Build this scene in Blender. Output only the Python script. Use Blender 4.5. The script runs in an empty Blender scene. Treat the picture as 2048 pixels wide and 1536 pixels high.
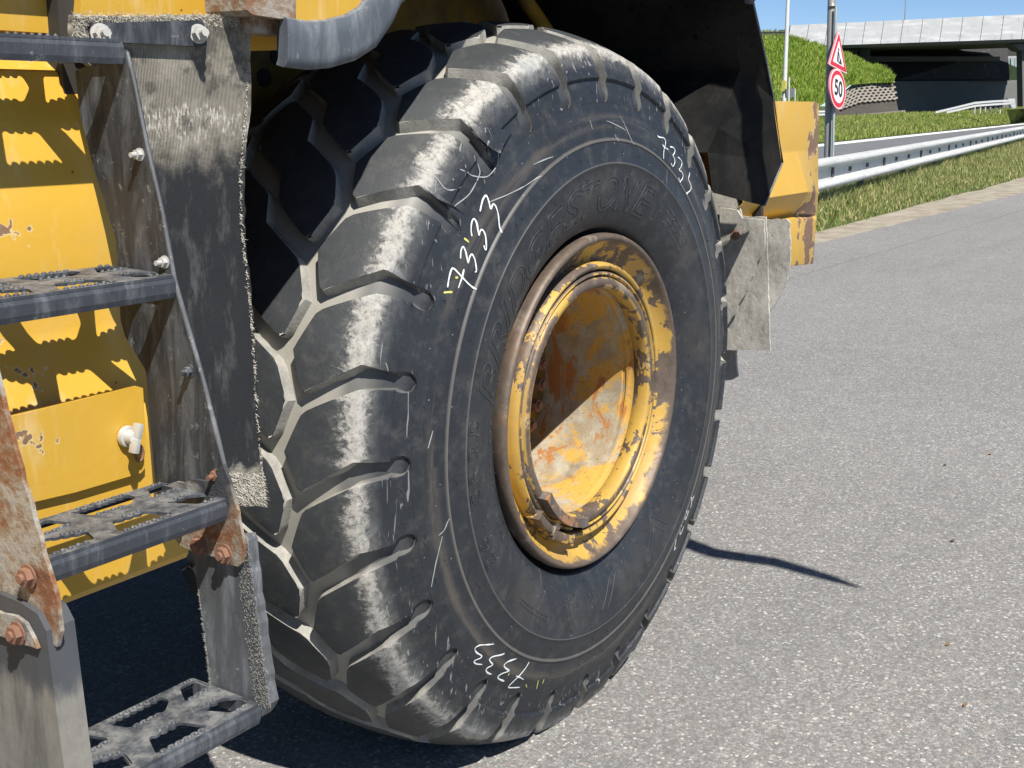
import bpy, bmesh, math, random
from math import sin, cos, pi, radians, degrees, hypot, atan2, sqrt
from mathutils import Vector, Matrix, noise as mnoise
from mathutils.geometry import delaunay_2d_cdt
S = bpy.context.scene
COL = S.collection
random.seed(7)
R = random.random

# ------------------------------------------------------------------ camera
F_PX, CX, CY = 2446.6, 1024.0, 768.0
HUB = 0.80                                   # height of the wheel centre
CAM = Vector((-2.4215, -1.4028, 0.6847 + HUB))
YAW, PITCH, ROLL = 0.9718, 0.2254, 0.0048
FW = Vector((sin(YAW) * cos(PITCH), cos(YAW) * cos(PITCH), -sin(PITCH)))
_r = Vector((cos(YAW), -sin(YAW), 0)); _u = _r.cross(FW)
RT = _r * cos(ROLL) + _u * sin(ROLL); UP = _u * cos(ROLL) - _r * sin(ROLL)
cd = bpy.data.cameras.new('camera'); cam = bpy.data.objects.new('camera', cd); COL.objects.link(cam)
cd.sensor_fit = 'HORIZONTAL'; cd.sensor_width = 36; cd.lens = F_PX / 2048 * 36
cd.clip_start = 0.05; cd.clip_end = 6000
M = Matrix((RT, UP, -FW)).transposed().to_4x4(); M.translation = CAM; cam.matrix_world = M
S.camera = cam
S.render.resolution_x, S.render.resolution_y = 1024, 768

# ------------------------------------------------------------------ sky and sun
SUN_EL, SUN_AZ = radians(55), radians(329)
SUN = Vector((sin(SUN_AZ) * cos(SUN_EL), -cos(SUN_AZ) * cos(SUN_EL), sin(SUN_EL)))
w = bpy.data.worlds.new('World'); S.world = w; w.use_nodes = True
wn = w.node_tree; bg = wn.nodes['Background']
sky = wn.nodes.new('ShaderNodeTexSky'); sky.sky_type = 'NISHITA'; sky.sun_disc = False
sky.sun_elevation = SUN_EL; sky.sun_rotation = atan2(SUN.x, SUN.y)
sky.air_density = .6; sky.dust_density = 0.0; sky.ozone_density = 6.0
wn.links.new(sky.outputs[0], bg.inputs[0]); bg.inputs[1].default_value = 0.077
sl = bpy.data.lights.new('sun', 'SUN'); sl.energy = 5.0; sl.angle = radians(0.55); sl.color = (1, .96, .89)
so = bpy.data.objects.new('sun', sl); COL.objects.link(so); so.location = (0, 0, 30)
so.rotation_euler = (-SUN).to_track_quat('-Z', 'Y').to_euler()
S.view_settings.view_transform = 'Standard'; S.view_settings.look = 'None'
S.view_settings.gamma = 1; S.view_settings.use_curve_mapping = False
S.view_settings.exposure = 0.58

# ------------------------------------------------------------------ measuring helpers: where a line of sight meets a real plane
def ray(q): return FW + RT * ((q[0] - CX) / F_PX) + UP * ((CY - q[1]) / F_PX)
def at(q, ax, val):
    d = ray(q); return CAM + d * ((val - CAM[ax]) / d[ax])
def dep(q, d): return CAM + ray(q) * d

# ------------------------------------------------------------------ material toolkit
class NT:
    def __init__(s, name):
        m = bpy.data.materials.new(name); m.use_nodes = True
        s.m = m; s.t = m.node_tree; s.b = s.t.nodes['Principled BSDF']
        g = s.t.nodes.new('ShaderNodeNewGeometry'); s.pos = g.outputs['Position']; s.isl = g.outputs['Random Per Island']
        s.nor = g.outputs['Normal']
        s.obj = s.t.nodes.new('ShaderNodeTexCoord').outputs['Object']
        s.rnd = s.t.nodes.new('ShaderNodeObjectInfo').outputs['Random']
    def put(s, sock, v):
        if isinstance(v, bpy.types.NodeSocket): s.t.links.new(v, sock)
        elif isinstance(v, tuple) and len(v) == 3 and sock.type == 'RGBA': sock.default_value = (*v, 1)
        else: sock.default_value = v
    def math(s, op, a, b=0.0, c=0.0, clamp=False):
        n = s.t.nodes.new('ShaderNodeMath'); n.operation = op; n.use_clamp = clamp
        s.put(n.inputs[0], a); s.put(n.inputs[1], b); s.put(n.inputs[2], c); return n.outputs[0]
    def mix(s, f, a, b, mode='MIX'):
        n = s.t.nodes.new('ShaderNodeMix'); n.data_type = 'RGBA'; n.blend_type = mode
        s.put(n.inputs['Factor'], f); s.put(n.inputs[6], a); s.put(n.inputs[7], b); return n.outputs[2]
    def noise(s, sc, det=4, ro=.6, vec=None, dist=0.0):
        n = s.t.nodes.new('ShaderNodeTexNoise'); n.inputs['Scale'].default_value = sc
        n.inputs['Detail'].default_value = min(det, 4.5); n.inputs['Roughness'].default_value = ro
        n.inputs['Distortion'].default_value = dist; s.put(n.inputs['Vector'], vec or s.pos); return n.outputs[0]
    def vor(s, sc, feat='F1', out='Distance', vec=None, rnd=1.0):
        n = s.t.nodes.new('ShaderNodeTexVoronoi'); n.feature = feat; n.inputs['Scale'].default_value = sc
        n.inputs['Randomness'].default_value = rnd
        s.put(n.inputs['Vector'], vec or s.pos); return n.outputs[out]
    def step(s, v, lo, hi, a=0.0, b=1.0):
        n = s.t.nodes.new('ShaderNodeMapRange'); n.interpolation_type = 'SMOOTHSTEP'
        s.put(n.inputs[0], v); s.put(n.inputs[1], lo); s.put(n.inputs[2], hi); s.put(n.inputs[3], a); s.put(n.inputs[4], b)
        return n.outputs[0]
    def ramp(s, f, stops):
        n = s.t.nodes.new('ShaderNodeValToRGB'); e = n.color_ramp.elements
        while len(e) < len(stops): e.new(.5)
        for k, (p, c) in enumerate(stops): e[k].position = p; e[k].color = (*c, 1)
        s.put(n.inputs[0], f); return n.outputs[0]
    def sep(s, v):
        n = s.t.nodes.new('ShaderNodeSeparateXYZ'); s.put(n.inputs[0], v); return n.outputs
    def comb(s, x, y, z):
        n = s.t.nodes.new('ShaderNodeCombineXYZ')
        for i, v in enumerate((x, y, z)): s.put(n.inputs[i], v)
        return n.outputs[0]
    def scale(s, v, xyz):
        n = s.t.nodes.new('ShaderNodeVectorMath'); n.operation = 'MULTIPLY'; s.put(n.inputs[0], v); n.inputs[1].default_value = xyz
        return n.outputs[0]
    def bump(s, h, st=.5, d=.01, prev=None):
        n = s.t.nodes.new('ShaderNodeBump'); n.inputs['Strength'].default_value = st; n.inputs['Distance'].default_value = d
        s.put(n.inputs['Height'], h)
        if prev is not None: s.put(n.inputs['Normal'], prev)
        return n.outputs[0]
    def out(s, col=None, rough=.6, metal=0.0, spec=.5, nor=None):
        s.put(s.b.inputs['Base Color'], col); s.put(s.b.inputs['Roughness'], rough); s.put(s.b.inputs['Metallic'], metal)
        s.put(s.b.inputs['Specular IOR Level'], spec)
        if nor is not None: s.put(s.b.inputs['Normal'], nor)
        return s.m
DUST = (.40, .365, .30)
def mat_plain(name, col, rough=.6, metal=0.0, var=.15, sc=20, spec=.5):
    n = NT(name); v = n.noise(sc, 5)
    c = n.mix(v, tuple(x * (1 - var) for x in col), tuple(min(1, x * (1 + var)) for x in col))
    return n.out(c, rough, metal, spec, n.bump(n.noise(sc * 4, 3), .15, .003))

def mat_asphalt():
    n = NT('asphalt')
    cell = n.vor(125, out='Color'); cx = n.sep(cell)
    ed = n.vor(125, 'DISTANCE_TO_EDGE')
    grain = n.noise(260, 2, .7); big = n.noise(.5, 4, .55); med = n.noise(5, 5, .6)
    base = n.ramp(cx[0], [(0, (.17, .168, .164)), (.45, (.262, .258, .250)), (.8, (.33, .324, .312)), (.93, (.41, .40, .38)), (1, (.62, .61, .57))])
    base = n.mix(n.step(cx[1], .95, .97), base, (.30, .245, .21))
    base = n.mix(n.step(ed, .06, .0), base, (.13, .13, .128))
    base = n.mix(n.math('MULTIPLY', grain, .35), base, (.24, .236, .23))
    c2 = n.sep(n.vor(46, out='Color')); d2 = n.vor(46)
    base = n.mix(n.math('MULTIPLY', n.step(c2[0], .88, .90), n.step(d2, .22, .16)), base, (.60, .57, .50))
    t = n.mix(big, (.76, .76, .76), (1.07, 1.06, 1.045)); base = n.mix(1.0, base, t, 'MULTIPLY')
    t = n.mix(med, (.86, .86, .86), (1.12, 1.11, 1.1)); base = n.mix(1.0, base, t, 'MULTIPLY')
    tr = n.noise(1.1, 5, .6, n.scale(n.pos, (.12, 1.6, 1))); base = n.mix(n.math('MULTIPLY', n.step(tr, .52, .68), .16), base, (.12, .12, .12))
    st = n.step(n.noise(2.3, 6, .7), .66, .70); base = n.mix(n.math('MULTIPLY', st, .14), base, (.13, .128, .12))
    wob = n.noise(2.2, 4, .6); pz = n.sep(n.pos)
    seam = n.step(n.math('ABSOLUTE', n.math('SUBTRACT', n.math('ADD', pz[1], n.math('MULTIPLY', wob, .05)), 2.62)), .012, .004)
    base = n.mix(n.math('MULTIPLY', seam, .45), base, (.07, .07, .07))
    h = n.math('ADD', n.step(ed, 0, .12), n.math('MULTIPLY', grain, .6))
    return n.out(base, .82, 0, .3, n.bump(h, .55, .002))

def rubber_nodes(n, base=(.022, .023, .025)):
    fine = n.noise(420, 3, .7); cloud = n.noise(7, 5, .65); film = n.noise(30, 6, .7)
    c = n.mix(n.step(cloud, .3, .8), base, tuple(x * 1.45 for x in base))
    c = n.mix(n.math('MULTIPLY', n.step(film, .45, .8), .09), c, DUST)
    c = n.mix(n.math('MULTIPLY', n.step(fine, .55, .8), .12), c, (.2, .2, .2))
    return c, fine
def mat_tread():
    n = NT('tread rubber'); c, fine = rubber_nodes(n, (.030, .0325, .035)); c_s, _f = rubber_nodes(n, (.015, .018, .0225))
    o = n.sep(n.obj); y = o[1]
    rr = n.math('SQRT', n.math('ADD', n.math('MULTIPLY', o[0], o[0]), n.math('MULTIPLY', o[2], o[2])))
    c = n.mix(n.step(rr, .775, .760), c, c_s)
    # dry pale mud ground into the shoulder edge, ragged towards the crown
    st = n.noise(28, 6, .75, n.scale(n.pos, (1, .30, 1)), 1.2); st2 = n.noise(110, 5, .75)
    yy = n.math('ADD', y, n.math('MULTIPLY', n.math('SUBTRACT', st, .5), -.085))
    yy = n.math('ADD', yy, n.math('MULTIPLY', n.math('SUBTRACT', st2, .5), -.05)); yy = n.math('ADD', yy, n.math('MULTIPLY', n.math('SUBTRACT', n.rnd, .5), .016))
    m1 = n.math('MULTIPLY', n.step(yy, .083, .060), n.step(n.math('ADD', rr, n.math('MULTIPLY', n.math('SUBTRACT', st, .5), .06)), .782, .803))
    m1 = n.math('MULTIPLY', m1, n.step(n.noise(90, 6, .85), .30, .58, .28, 1))
    c = n.mix(m1, c, n.mix(n.noise(40, 4), (.26, .25, .23), (.60, .57, .505)))
    c = n.mix(n.math('MULTIPLY', n.math('MULTIPLY', n.step(yy, .110, .055), n.step(rr, .755, .800)), n.math('MULTIPLY', n.step(n.noise(45, 5, .75), .35, .65), .30)), c, (.33, .325, .305))
    # scuffed grey veil and scratches on the outer flank
    veil = n.math('MULTIPLY', n.step(n.noise(11, 6, .7, n.scale(n.pos, (1, 1, .5)), 1.0), .48, .72), n.step(rr, .74, .80))
    veil = n.math('MULTIPLY', veil, n.step(y, .075, .055))
    c = n.mix(n.math('MULTIPLY', veil, n.math('ADD', .35, n.math('MULTIPLY', n.rnd, .5))), c, (.27, .285, .29))
    sc = n.noise(60, 2, .5, n.scale(n.pos, (1.0, 1, .12)), 2.0)
    c = n.mix(n.math('MULTIPLY', n.step(sc, .66, .70), n.math('MULTIPLY', n.step(y, .07, .05), .5)), c, (.38, .38, .37))
    return n.out(c, n.mix(m1, n.mix(n.step(rr, .79, .77), (.62,) * 3, (.5,) * 3), (.9,) * 3), 0, .45, n.bump(n.math('ADD', fine, n.math('MULTIPLY', st2, 2)), .3, .0012))
def mat_groove():
    n = NT('dusty groove rubber')
    a = n.noise(22, 6, .7); b = n.noise(160, 4, .8)
    c = n.ramp(a, [(.25, (.19, .182, .162)), (.5, (.31, .30, .27)), (.75, (.42, .40, .35))])
    c = n.mix(n.math('MULTIPLY', n.step(b, .58, .72), .5), c, (.07, .06, .05))
    c = n.mix(n.math('MULTIPLY', n.step(n.noise(70, 5, .8), .55, .7), .5), c, (.42, .37, .29))
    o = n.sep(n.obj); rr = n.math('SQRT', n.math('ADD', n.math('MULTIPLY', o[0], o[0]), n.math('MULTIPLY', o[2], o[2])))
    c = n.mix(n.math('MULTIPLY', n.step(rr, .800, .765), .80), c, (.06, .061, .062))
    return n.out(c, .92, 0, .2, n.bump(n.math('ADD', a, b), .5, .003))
def mat_sidewall():
    n = NT('sidewall rubber'); c, fine = rubber_nodes(n, (.015, .018, .0225))
    o = n.sep(n.obj)
    rr = n.math('SQRT', n.math('ADD', n.math('MULTIPLY', o[0], o[0]), n.math('MULTIPLY', o[2], o[2])))
    ang = n.math('ARCTAN2', o[2], o[0])
    pol = n.comb(n.math('MULTIPLY', ang, 1.2), n.math('MULTIPLY', rr, 22), 0.0)
    br = n.noise(1.6, 5, .6, pol)
    ring = lambda r0, wd: n.step(n.math('ABSOLUTE', n.math('SUBTRACT', rr, r0)), wd, 0.0)
    c = n.mix(n.math('MULTIPLY', n.math('MULTIPLY', ring(.648, .030), n.step(br, .42, .66)), .34), c, (.20, .165, .125))
    c = n.mix(n.math('MULTIPLY', ring(.607, .006), .33), c, (.34, .31, .27))
    c = n.mix(n.math('MULTIPLY', ring(.556, .003), .22), c, (.34, .32, .29))
    c = n.mix(n.math('MULTIPLY', n.math('MULTIPLY', ring(.50, .09), n.step(n.noise(3, 4, .6), .48, .66)), .20), c, (.18, .15, .12))
    # groove floors above the moulded step
    c = n.mix(n.math('MULTIPLY', n.step(rr, .690, .72), .12), c, (.24, .24, .23))
    c = n.mix(n.step(o[1], .08, .11), c, n.mix(n.noise(22, 6, .7), (.22, .21, .185), (.42, .40, .345)))
    c = n.mix(n.math('MULTIPLY', n.step(rr, .745, .79), .35), c, (.30, .285, .25))
    fl = n.vor(90); fc = n.sep(n.vor(90, out='Color'))
    c = n.mix(n.math('MULTIPLY', n.math('MULTIPLY', n.step(fl, .16, .08), n.step(fc[0], .90, .93)), .5), c, (.5, .49, .46))
    return n.out(c, .5, 0, .48, n.bump(fine, .12, .001))

def paint_yellow(n, base=(.60, .355, .042)):
    c = n.mix(n.noise(3, 4, .6), tuple(x * .86 for x in base), tuple(min(1, x * 1.07) for x in base))
    dirt = n.step(n.noise(9, 7, .7), .50, .78)
    c = n.mix(n.math('MULTIPLY', dirt, .30), c, (.42, .33, .20))
    return c
def mat_yellow(name='weathered yellow paint', chip=.80, chipsc=7, wash=.45, corner=None):
    n = NT(name); c = paint_yellow(n)
    st = n.noise(14, 6, .7, n.scale(n.pos, (1, 1, .22)))
    c = n.mix(n.math('MULTIPLY', n.step(st, .52, .75), wash), c, (.74, .60, .38))
    ch = n.math('ADD', n.noise(chipsc, 8, .62), n.math('MULTIPLY', n.noise(chipsc * 6, 4, .6), .22))
    if corner is not None:
        pp = n.sep(n.pos); ch = n.math('ADD', ch, n.step(n.math('ADD', pp[0], n.math('MULTIPLY', pp[2], -.22)), 1.30, 1.50, 0, .135))
    m = n.step(ch, chip, chip + .012); rim = n.step(ch, chip - .015, chip)
    c = n.mix(rim, c, (.60, .44, .20)); c = n.mix(m, c, n.mix(n.noise(60, 5), (.13, .065, .035), (.27, .17, .11)))
    sp = n.vor(34); sc = n.sep(n.vor(34, out='Color'))
    c = n.mix(n.math('MULTIPLY', n.step(sp, .09, .05), n.step(sc[0], .93, .94)), c, (.22, .09, .03))
    return n.out(c, n.mix(m, (.42,) * 3, (.85,) * 3), 0, .5, n.bump(n.math('SUBTRACT', n.noise(60, 3), n.math('MULTIPLY', m, 3)), .25, .0015))
def mat_shade_grime():
    n = NT('grimy shade darkened yellow paint'); c = paint_yellow(n, (.34, .19, .02)); g = n.step(n.noise(2.5, 6, .65), .38, .7)  # base yellow darkened for the shade behind the wheel; grime patches over it
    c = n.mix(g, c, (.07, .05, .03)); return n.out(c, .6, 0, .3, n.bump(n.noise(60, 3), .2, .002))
def mat_rim():
    n = NT('worn rim paint'); o = n.sep(n.obj)
    rr = n.math('SQRT', n.math('ADD', n.math('MULTIPLY', o[0], o[0]), n.math('MULTIPLY', o[2], o[2])))
    c = paint_yellow(n, (.50, .31, .060))
    k = n.math('ADD', n.noise(6.5, 8, .66, None, .4), n.math('MULTIPLY', n.noise(45, 5, .7), .26))
    pz = n.sep(n.pos); hi = n.step(pz[2], .95, 1.15, 0, .055)
    rgt = n.step(pz[0], .18, .34, 0, .045)
    wear = n.step(n.math('ADD', n.math('ADD', k, hi), rgt), .668, .680)
    c = n.mix(n.math('MULTIPLY', n.step(n.noise(5, 6, .7), .46, .66), .55), c, (.34, .215, .085))
    c = n.mix(n.math('MULTIPLY', n.step(n.noise(8, 6, .7), .55, .70), .45), c, (.50, .44, .32))
    edge = n.math('MAXIMUM', n.step(n.math('ADD', rr, n.math('MULTIPLY', n.math('SUBTRACT', k, .6), .07)), .370, .380),
                  n.math('MULTIPLY', n.step(n.math('ABSOLUTE', n.math('SUBTRACT', rr, .3085)), .006, .002), n.step(k, .50, .56)))
    edge = n.math('MAXIMUM', edge, n.math('MULTIPLY', n.step(n.math('ABSOLUTE', n.math('SUBTRACT', rr, .284)), .011, .004), n.step(k, .54, .60)))
    wear = n.math('MAXIMUM', wear, edge)
    steel = n.mix(n.noise(34, 7, .75), (.050, .036, .028), (.235, .18, .14))
    steel = n.mix(n.math('MULTIPLY', n.step(n.noise(12, 4), .55, .7), .6), steel, (.42, .36, .30))
    c = n.mix(wear, c, steel)
    c = n.mix(n.math('MULTIPLY', n.step(n.noise(4.3, 4, .6), .60, .75), .45), c, (.44, .20, .06))
    return n.out(c, n.mix(wear, (.5,) * 3, (.55,) * 3), n.math('MULTIPLY', wear, .35), .5, n.bump(n.math('SUBTRACT', n.noise(70, 4), n.math('MULTIPLY', wear, 2)), .35, .0015))
def mat_barrel():
    n = NT('rusty rim barrel'); 
    a = n.noise(4, 6, .62, None, .6); b = n.noise(16, 7, .72); f = n.noise(120, 5, .75)
    c = n.mix(n.step(b, .35, .7), (.30, .23, .145), (.40, .37, .29))
    c = n.mix(n.math('MULTIPLY', n.step(n.math('ADD', a, n.math('MULTIPLY', f, .3)), .60, .66), .85), c, (.56, .31, .04))
    o = n.noise(9, 7, .7, n.scale(n.pos, (1, 1, .5)), .8)
    c = n.mix(n.step(o, .545, .60), c, (.38, .16, .05))
    c = n.mix(n.math('MULTIPLY', n.step(f, .58, .66), .7), c, (.11, .075, .04))
    c = n.mix(n.math('MULTIPLY', n.step(n.noise(5.5, 5), .58, .72), .6), c, (.12, .085, .05))
    return n.out(c, .75, 0, .35, n.bump(n.math('ADD', b, f), .3, .0015))
def mat_steel_dark(name='scuffed black steel', dust=.35, rust=.80, base=(.020, .022, .026), up=.5, upc=(.40, .38, .345)):
    n = NT(name)
    v = n.noise(5, 6, .65); st = n.noise(26, 6, .75, n.scale(n.pos, (1, 1, .22)), .5); f = n.noise(130, 5, .75)
    c = n.mix(v, base, tuple(x * 2.4 for x in base))
    c = n.mix(n.math('MULTIPLY', n.step(st, .42, .76), dust), c, (.27, .29, .305))
    c = n.mix(n.math('MULTIPLY', n.step(n.noise(60, 5, .8), .60, .70), dust), c, (.36, .365, .36))
    nz = n.sep(n.nor)[2]
    c = n.mix(n.math('MULTIPLY', n.step(nz, .5, .9), n.math('MULTIPLY', n.step(n.noise(34, 6, .75), .38, .70), up)), c, upc)
    ru = n.math('ADD', n.noise(8, 7, .68), n.math('MULTIPLY', f, .18)); m = n.step(ru, rust, rust + .03)
    c = n.mix(m, c, n.mix(n.noise(45, 5, .7), (.20, .075, .03), (.42, .24, .13)))
    return n.out(c, n.mix(v, (.45,) * 3, (.7,) * 3), 0, .5, n.bump(n.math('ADD', f, st), .3, .0016))
def mat_rust():
    n = NT('flaking rust'); a = n.noise(11, 8, .7, None, .4); b = n.noise(75, 6, .75); d = n.noise(5, 5)
    c = n.ramp(n.math('ADD', n.math('MULTIPLY', a, .7), n.math('MULTIPLY', b, .3)),
               [(.30, (.09, .05, .035)), (.43, (.22, .10, .05)), (.49, (.25, .185, .13)), (.55, (.34, .31, .265)), (.64, (.27, .27, .26)), (.8, (.11, .115, .12))])
    c = n.mix(n.step(d, .56, .66), c, (.055, .058, .065))
    return n.out(c, .88, 0, .2, n.bump(n.math('ADD', a, b), .6, .004))
def mat_belt():
    n = NT('conveyor belt rubber'); p = n.sep(n.pos)
    wv = n.math('ABSOLUTE', n.math('SINE', n.math('MULTIPLY', n.math('ADD', p[0], n.math('MULTIPLY', n.noise(9, 2), .004)), 1150)))
    rag = n.math('ADD', p[2], n.math('MULTIPLY', n.math('SUBTRACT', n.noise(16, 6, .7), .5), .16))
    fabric = n.math('MAXIMUM', n.step(rag, 1.37, 1.44), n.step(rag, .90, .875))
    c = n.mix(n.noise(8, 5, .6), (.010, .012, .015), (.026, .027, .029))
    c = n.mix(n.math('MULTIPLY', n.step(n.noise(30, 7, .75, n.scale(n.pos, (1, 1, .3))), .5, .75), .22), c, (.30, .29, .27))
    cloth = n.mix(n.step(wv, .25, .7), (.075, .068, .055), (.30, .275, .22))
    cloth = n.mix(n.step(n.noise(22, 6, .7), .40, .66), cloth, (.34, .315, .26))
    cloth = n.mix(n.math('MULTIPLY', n.step(n.noise(14, 7, .7), .50, .62), .75), cloth, (.075, .07, .06))
    wh = n.math('MULTIPLY', n.step(n.math('ABSOLUTE', n.math('SUBTRACT', rag, 1.455)), .03, .0), n.step(n.noise(120, 5, .8, n.scale(n.pos, (2, 1, .6))), .5, .58))
    cloth = n.mix(wh, cloth, (.66, .62, .53))
    c = n.mix(fabric, c, cloth)
    sp = n.vor(75); sc = n.sep(n.vor(75, out='Color'))
    c = n.mix(n.math('MULTIPLY', n.step(sp, .2, .1), n.step(sc[1], .9, .93)), c, (.55, .53, .47))
    return n.out(c, .75, 0, .35, n.bump(n.math('ADD', n.math('MULTIPLY', n.math('MULTIPLY', wv, fabric), 1.5), n.noise(90, 5, .8)), .6, .002))
def mat_mud():
    n = NT('dried pale mud'); a = n.noise(9, 7, .7); b = n.noise(60, 6, .75, n.scale(n.pos, (1, 1, .6)))
    c = n.ramp(n.math('ADD', n.math('MULTIPLY', a, .6), n.math('MULTIPLY', b, .4)), [(.3, (.17, .16, .14)), (.46, (.37, .35, .31)), (.6, (.51, .485, .43)), (.8, (.58, .555, .50))])
    sp = n.vor(40); sc = n.sep(n.vor(40, out='Color'))
    c = n.mix(n.math('MULTIPLY', n.step(sp, .16, .08), n.step(sc[0], .86, .9)), c, (.06, .05, .045))
    return n.out(c, .93, 0, .15, n.bump(n.math('ADD', a, b), .5, .004))
def mat_mudguard():
    n = NT('mud splashed guard'); a = n.noise(3.2, 6, .65); b = n.noise(30, 7, .75)
    c = n.mix(n.step(a, .36, .66), (.014, .015, .016), (.046, .042, .037))
    c = n.mix(n.math('MULTIPLY', n.step(b, .52, .7), .35), c, (.075, .07, .062))
    sp = n.vor(26, vec=n.scale(n.pos, (1, 1, .8))); sc = n.sep(n.vor(26, out='Color', vec=n.scale(n.pos, (1, 1, .8))))
    cl = n.step(n.noise(3, 3), .44, .58)
    c = n.mix(n.math('MULTIPLY', n.math('MULTIPLY', n.step(sp, .30, .16), n.step(sc[0], .45, .6)), cl), c, (.012, .012, .012))
    c = n.mix(n.math('MULTIPLY', n.step(n.noise(60, 6, .8), .56, .62), n.math('MULTIPLY', cl, .9)), c, (.012, .012, .012))
    return n.out(c, .85, 0, .25, n.bump(b, .4, .004))
def mat_grass(name, g1, g2, dry, amt):
    n = NT(name); k = n.isl
    c = n.mix(k, g1, g2)
    patch = n.step(n.noise(.7, 4, .6), .45, .62)
    sel = n.step(n.math('FRACT', n.math('MULTIPLY', k, 17.3)), 1 - amt, 1 - amt + .05)
    c = n.mix(n.math('MAXIMUM', n.math('MULTIPLY', sel, .9), n.math('MULTIPLY', patch, .22)), c, dry)
    n.out(c, .6, 0, .3)
    n.b.inputs['Subsurface Weight'].default_value = 0
    tr = n.t.nodes.new('ShaderNodeBsdfTranslucent'); n.t.links.new(n.b.inputs['Base Color'].links[0].from_socket, tr.inputs[0])
    ms = n.t.nodes.new('ShaderNodeMixShader'); ms.inputs[0].default_value = .3
    o = n.t.nodes['Material Output']; n.t.links.new(n.b.outputs[0], ms.inputs[1]); n.t.links.new(tr.outputs[0], ms.inputs[2]); n.t.links.new(ms.outputs[0], o.inputs[0])
    return n.m
def mat_ground(name, cols, sc, rough=.95, bsc=60):
    n = NT(name); c = n.ramp(n.noise(sc, 8, .68), [(.3, cols[0]), (.5, cols[1]), (.7, cols[2])])
    return n.out(c, rough, 0, .15, n.bump(n.noise(bsc, 5, .7), .5, .01))
def mat_concrete(name='weathered concrete', c0=(.30, .295, .28), c1=(.44, .43, .40), streak=.35):
    n = NT(name); c = n.mix(n.noise(1.1, 6, .65), c0, c1)
    st = n.noise(1.2, 6, .7, n.scale(n.pos, (.35, .35, 2.2)))
    c = n.mix(n.math('MULTIPLY', n.step(st, .48, .7), streak), c, tuple(x * 1.45 for x in c1))
    c = n.mix(n.math('MULTIPLY', n.step(n.noise(2.2, 5, .6, n.scale(n.pos, (1, 1, .15))), .58, .75), .4), c, (.17, .165, .15))
    return n.out(c, .85, 0, .3, n.bump(n.noise(9, 5), .3, .02))
def mat_galv(name='galvanised steel', c0=(.42, .43, .43), c1=(.62, .62, .60), dirty=.35):
    n = NT(name); c = n.mix(n.noise(3, 6, .7), c0, c1)
    c = n.mix(n.math('MULTIPLY', n.step(n.noise(7, 8, .75), .56, .68), dirty), c, (.19, .165, .13))
    return n.out(c, .5, 0, .5, n.bump(n.noise(40, 4), .2, .003))

def mat_strap():
    n = NT('muddy rubber strap'); p = n.sep(n.pos); a = n.noise(26, 7, .75, n.scale(n.pos, (1, 1, .3))); v = n.noise(6, 5)
    c = n.mix(v, (.040, .045, .052), (.085, .090, .098))
    k = n.step(n.math('ADD', p[2], n.math('MULTIPLY', n.math('SUBTRACT', a, .5), .07)), .800, .765)
    c = n.mix(n.math('MULTIPLY', k, .85), c, n.mix(n.noise(40, 6, .8), (.14, .135, .12), (.33, .31, .27)))
    c = n.mix(n.math('MULTIPLY', n.step(n.noise(13, 6, .75, n.scale(n.pos, (1, 1, .2))), .48, .66), .55), c, (.06, .06, .062))
    sp = n.vor(22, vec=n.scale(n.pos, (1, 1, .35))); sc = n.sep(n.vor(22, out='Color', vec=n.scale(n.pos, (1, 1, .35))))
    c = n.mix(n.math('MULTIPLY', n.step(sp, .22, .12), n.step(sc[0], .80, .84)), c, (.42, .40, .35))
    return n.out(c, .7, 0, .4, n.bump(a, .3, .002))

# ------------------------------------------------------------------ mesh toolkit
def tag(o, label=None, cat=None, group=None, kind=None):
    for k, v in (('label', label), ('category', cat), ('group', group), ('kind', kind)):
        if v: o[k] = v
    return o
def link(name, me, parent=None, loc=None):
    o = bpy.data.objects.new(name, me); COL.objects.link(o)
    if parent is not None: o.parent = parent; o.matrix_parent_inverse = Matrix.Identity(4)
    if loc is not None: o.location = loc
    return o
def empty(name, loc):
    o = bpy.data.objects.new(name, None); COL.objects.link(o); o.location = loc; o.empty_display_size = .2; return o
def bm_obj(name, bm, mats, parent=None, smooth=None, recalc=True, base=(0, 0, 0)):
    """base = world position of the parent, so that world-space vertices land right"""
    if recalc: bmesh.ops.recalc_face_normals(bm, faces=bm.faces)
    me = bpy.data.meshes.new(name); bm.to_mesh(me); bm.free()
    for m in (mats if isinstance(mats, (list, tuple)) else [mats]): me.materials.append(m)
    if smooth is not None:
        me.polygons.foreach_set('use_smooth', [True] * len(me.polygons)); me.set_sharp_from_angle(angle=radians(smooth))
    o = link(name, me, parent)
    return o
def prism(bm, pts, vec, mi=0):
    a = [bm.verts.new(p) for p in pts]; b = [bm.verts.new(Vector(p) + vec) for p in pts]
    f = [bm.faces.new(a), bm.faces.new(b[::-1])]
    for i in range(len(a)):
        j = (i + 1) % len(a); f.append(bm.faces.new((a[i], b[i], b[j], a[j])))
    for x in f: x.material_index = mi
    return f
def box(bm, c, s, rot=None, mi=0):
    m = Matrix.Translation(c) @ (rot.to_4x4() if rot else Matrix.Identity(4)) @ Matrix.Diagonal((*s, 1))
    r = bmesh.ops.create_cube(bm, size=1, matrix=m)
    for v in r['verts']:
        for f in v.link_faces: f.material_index = mi
def frame_of(d):
    d = Vector(d).normalized(); return d.to_track_quat('Z', 'Y').to_matrix()
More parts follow.
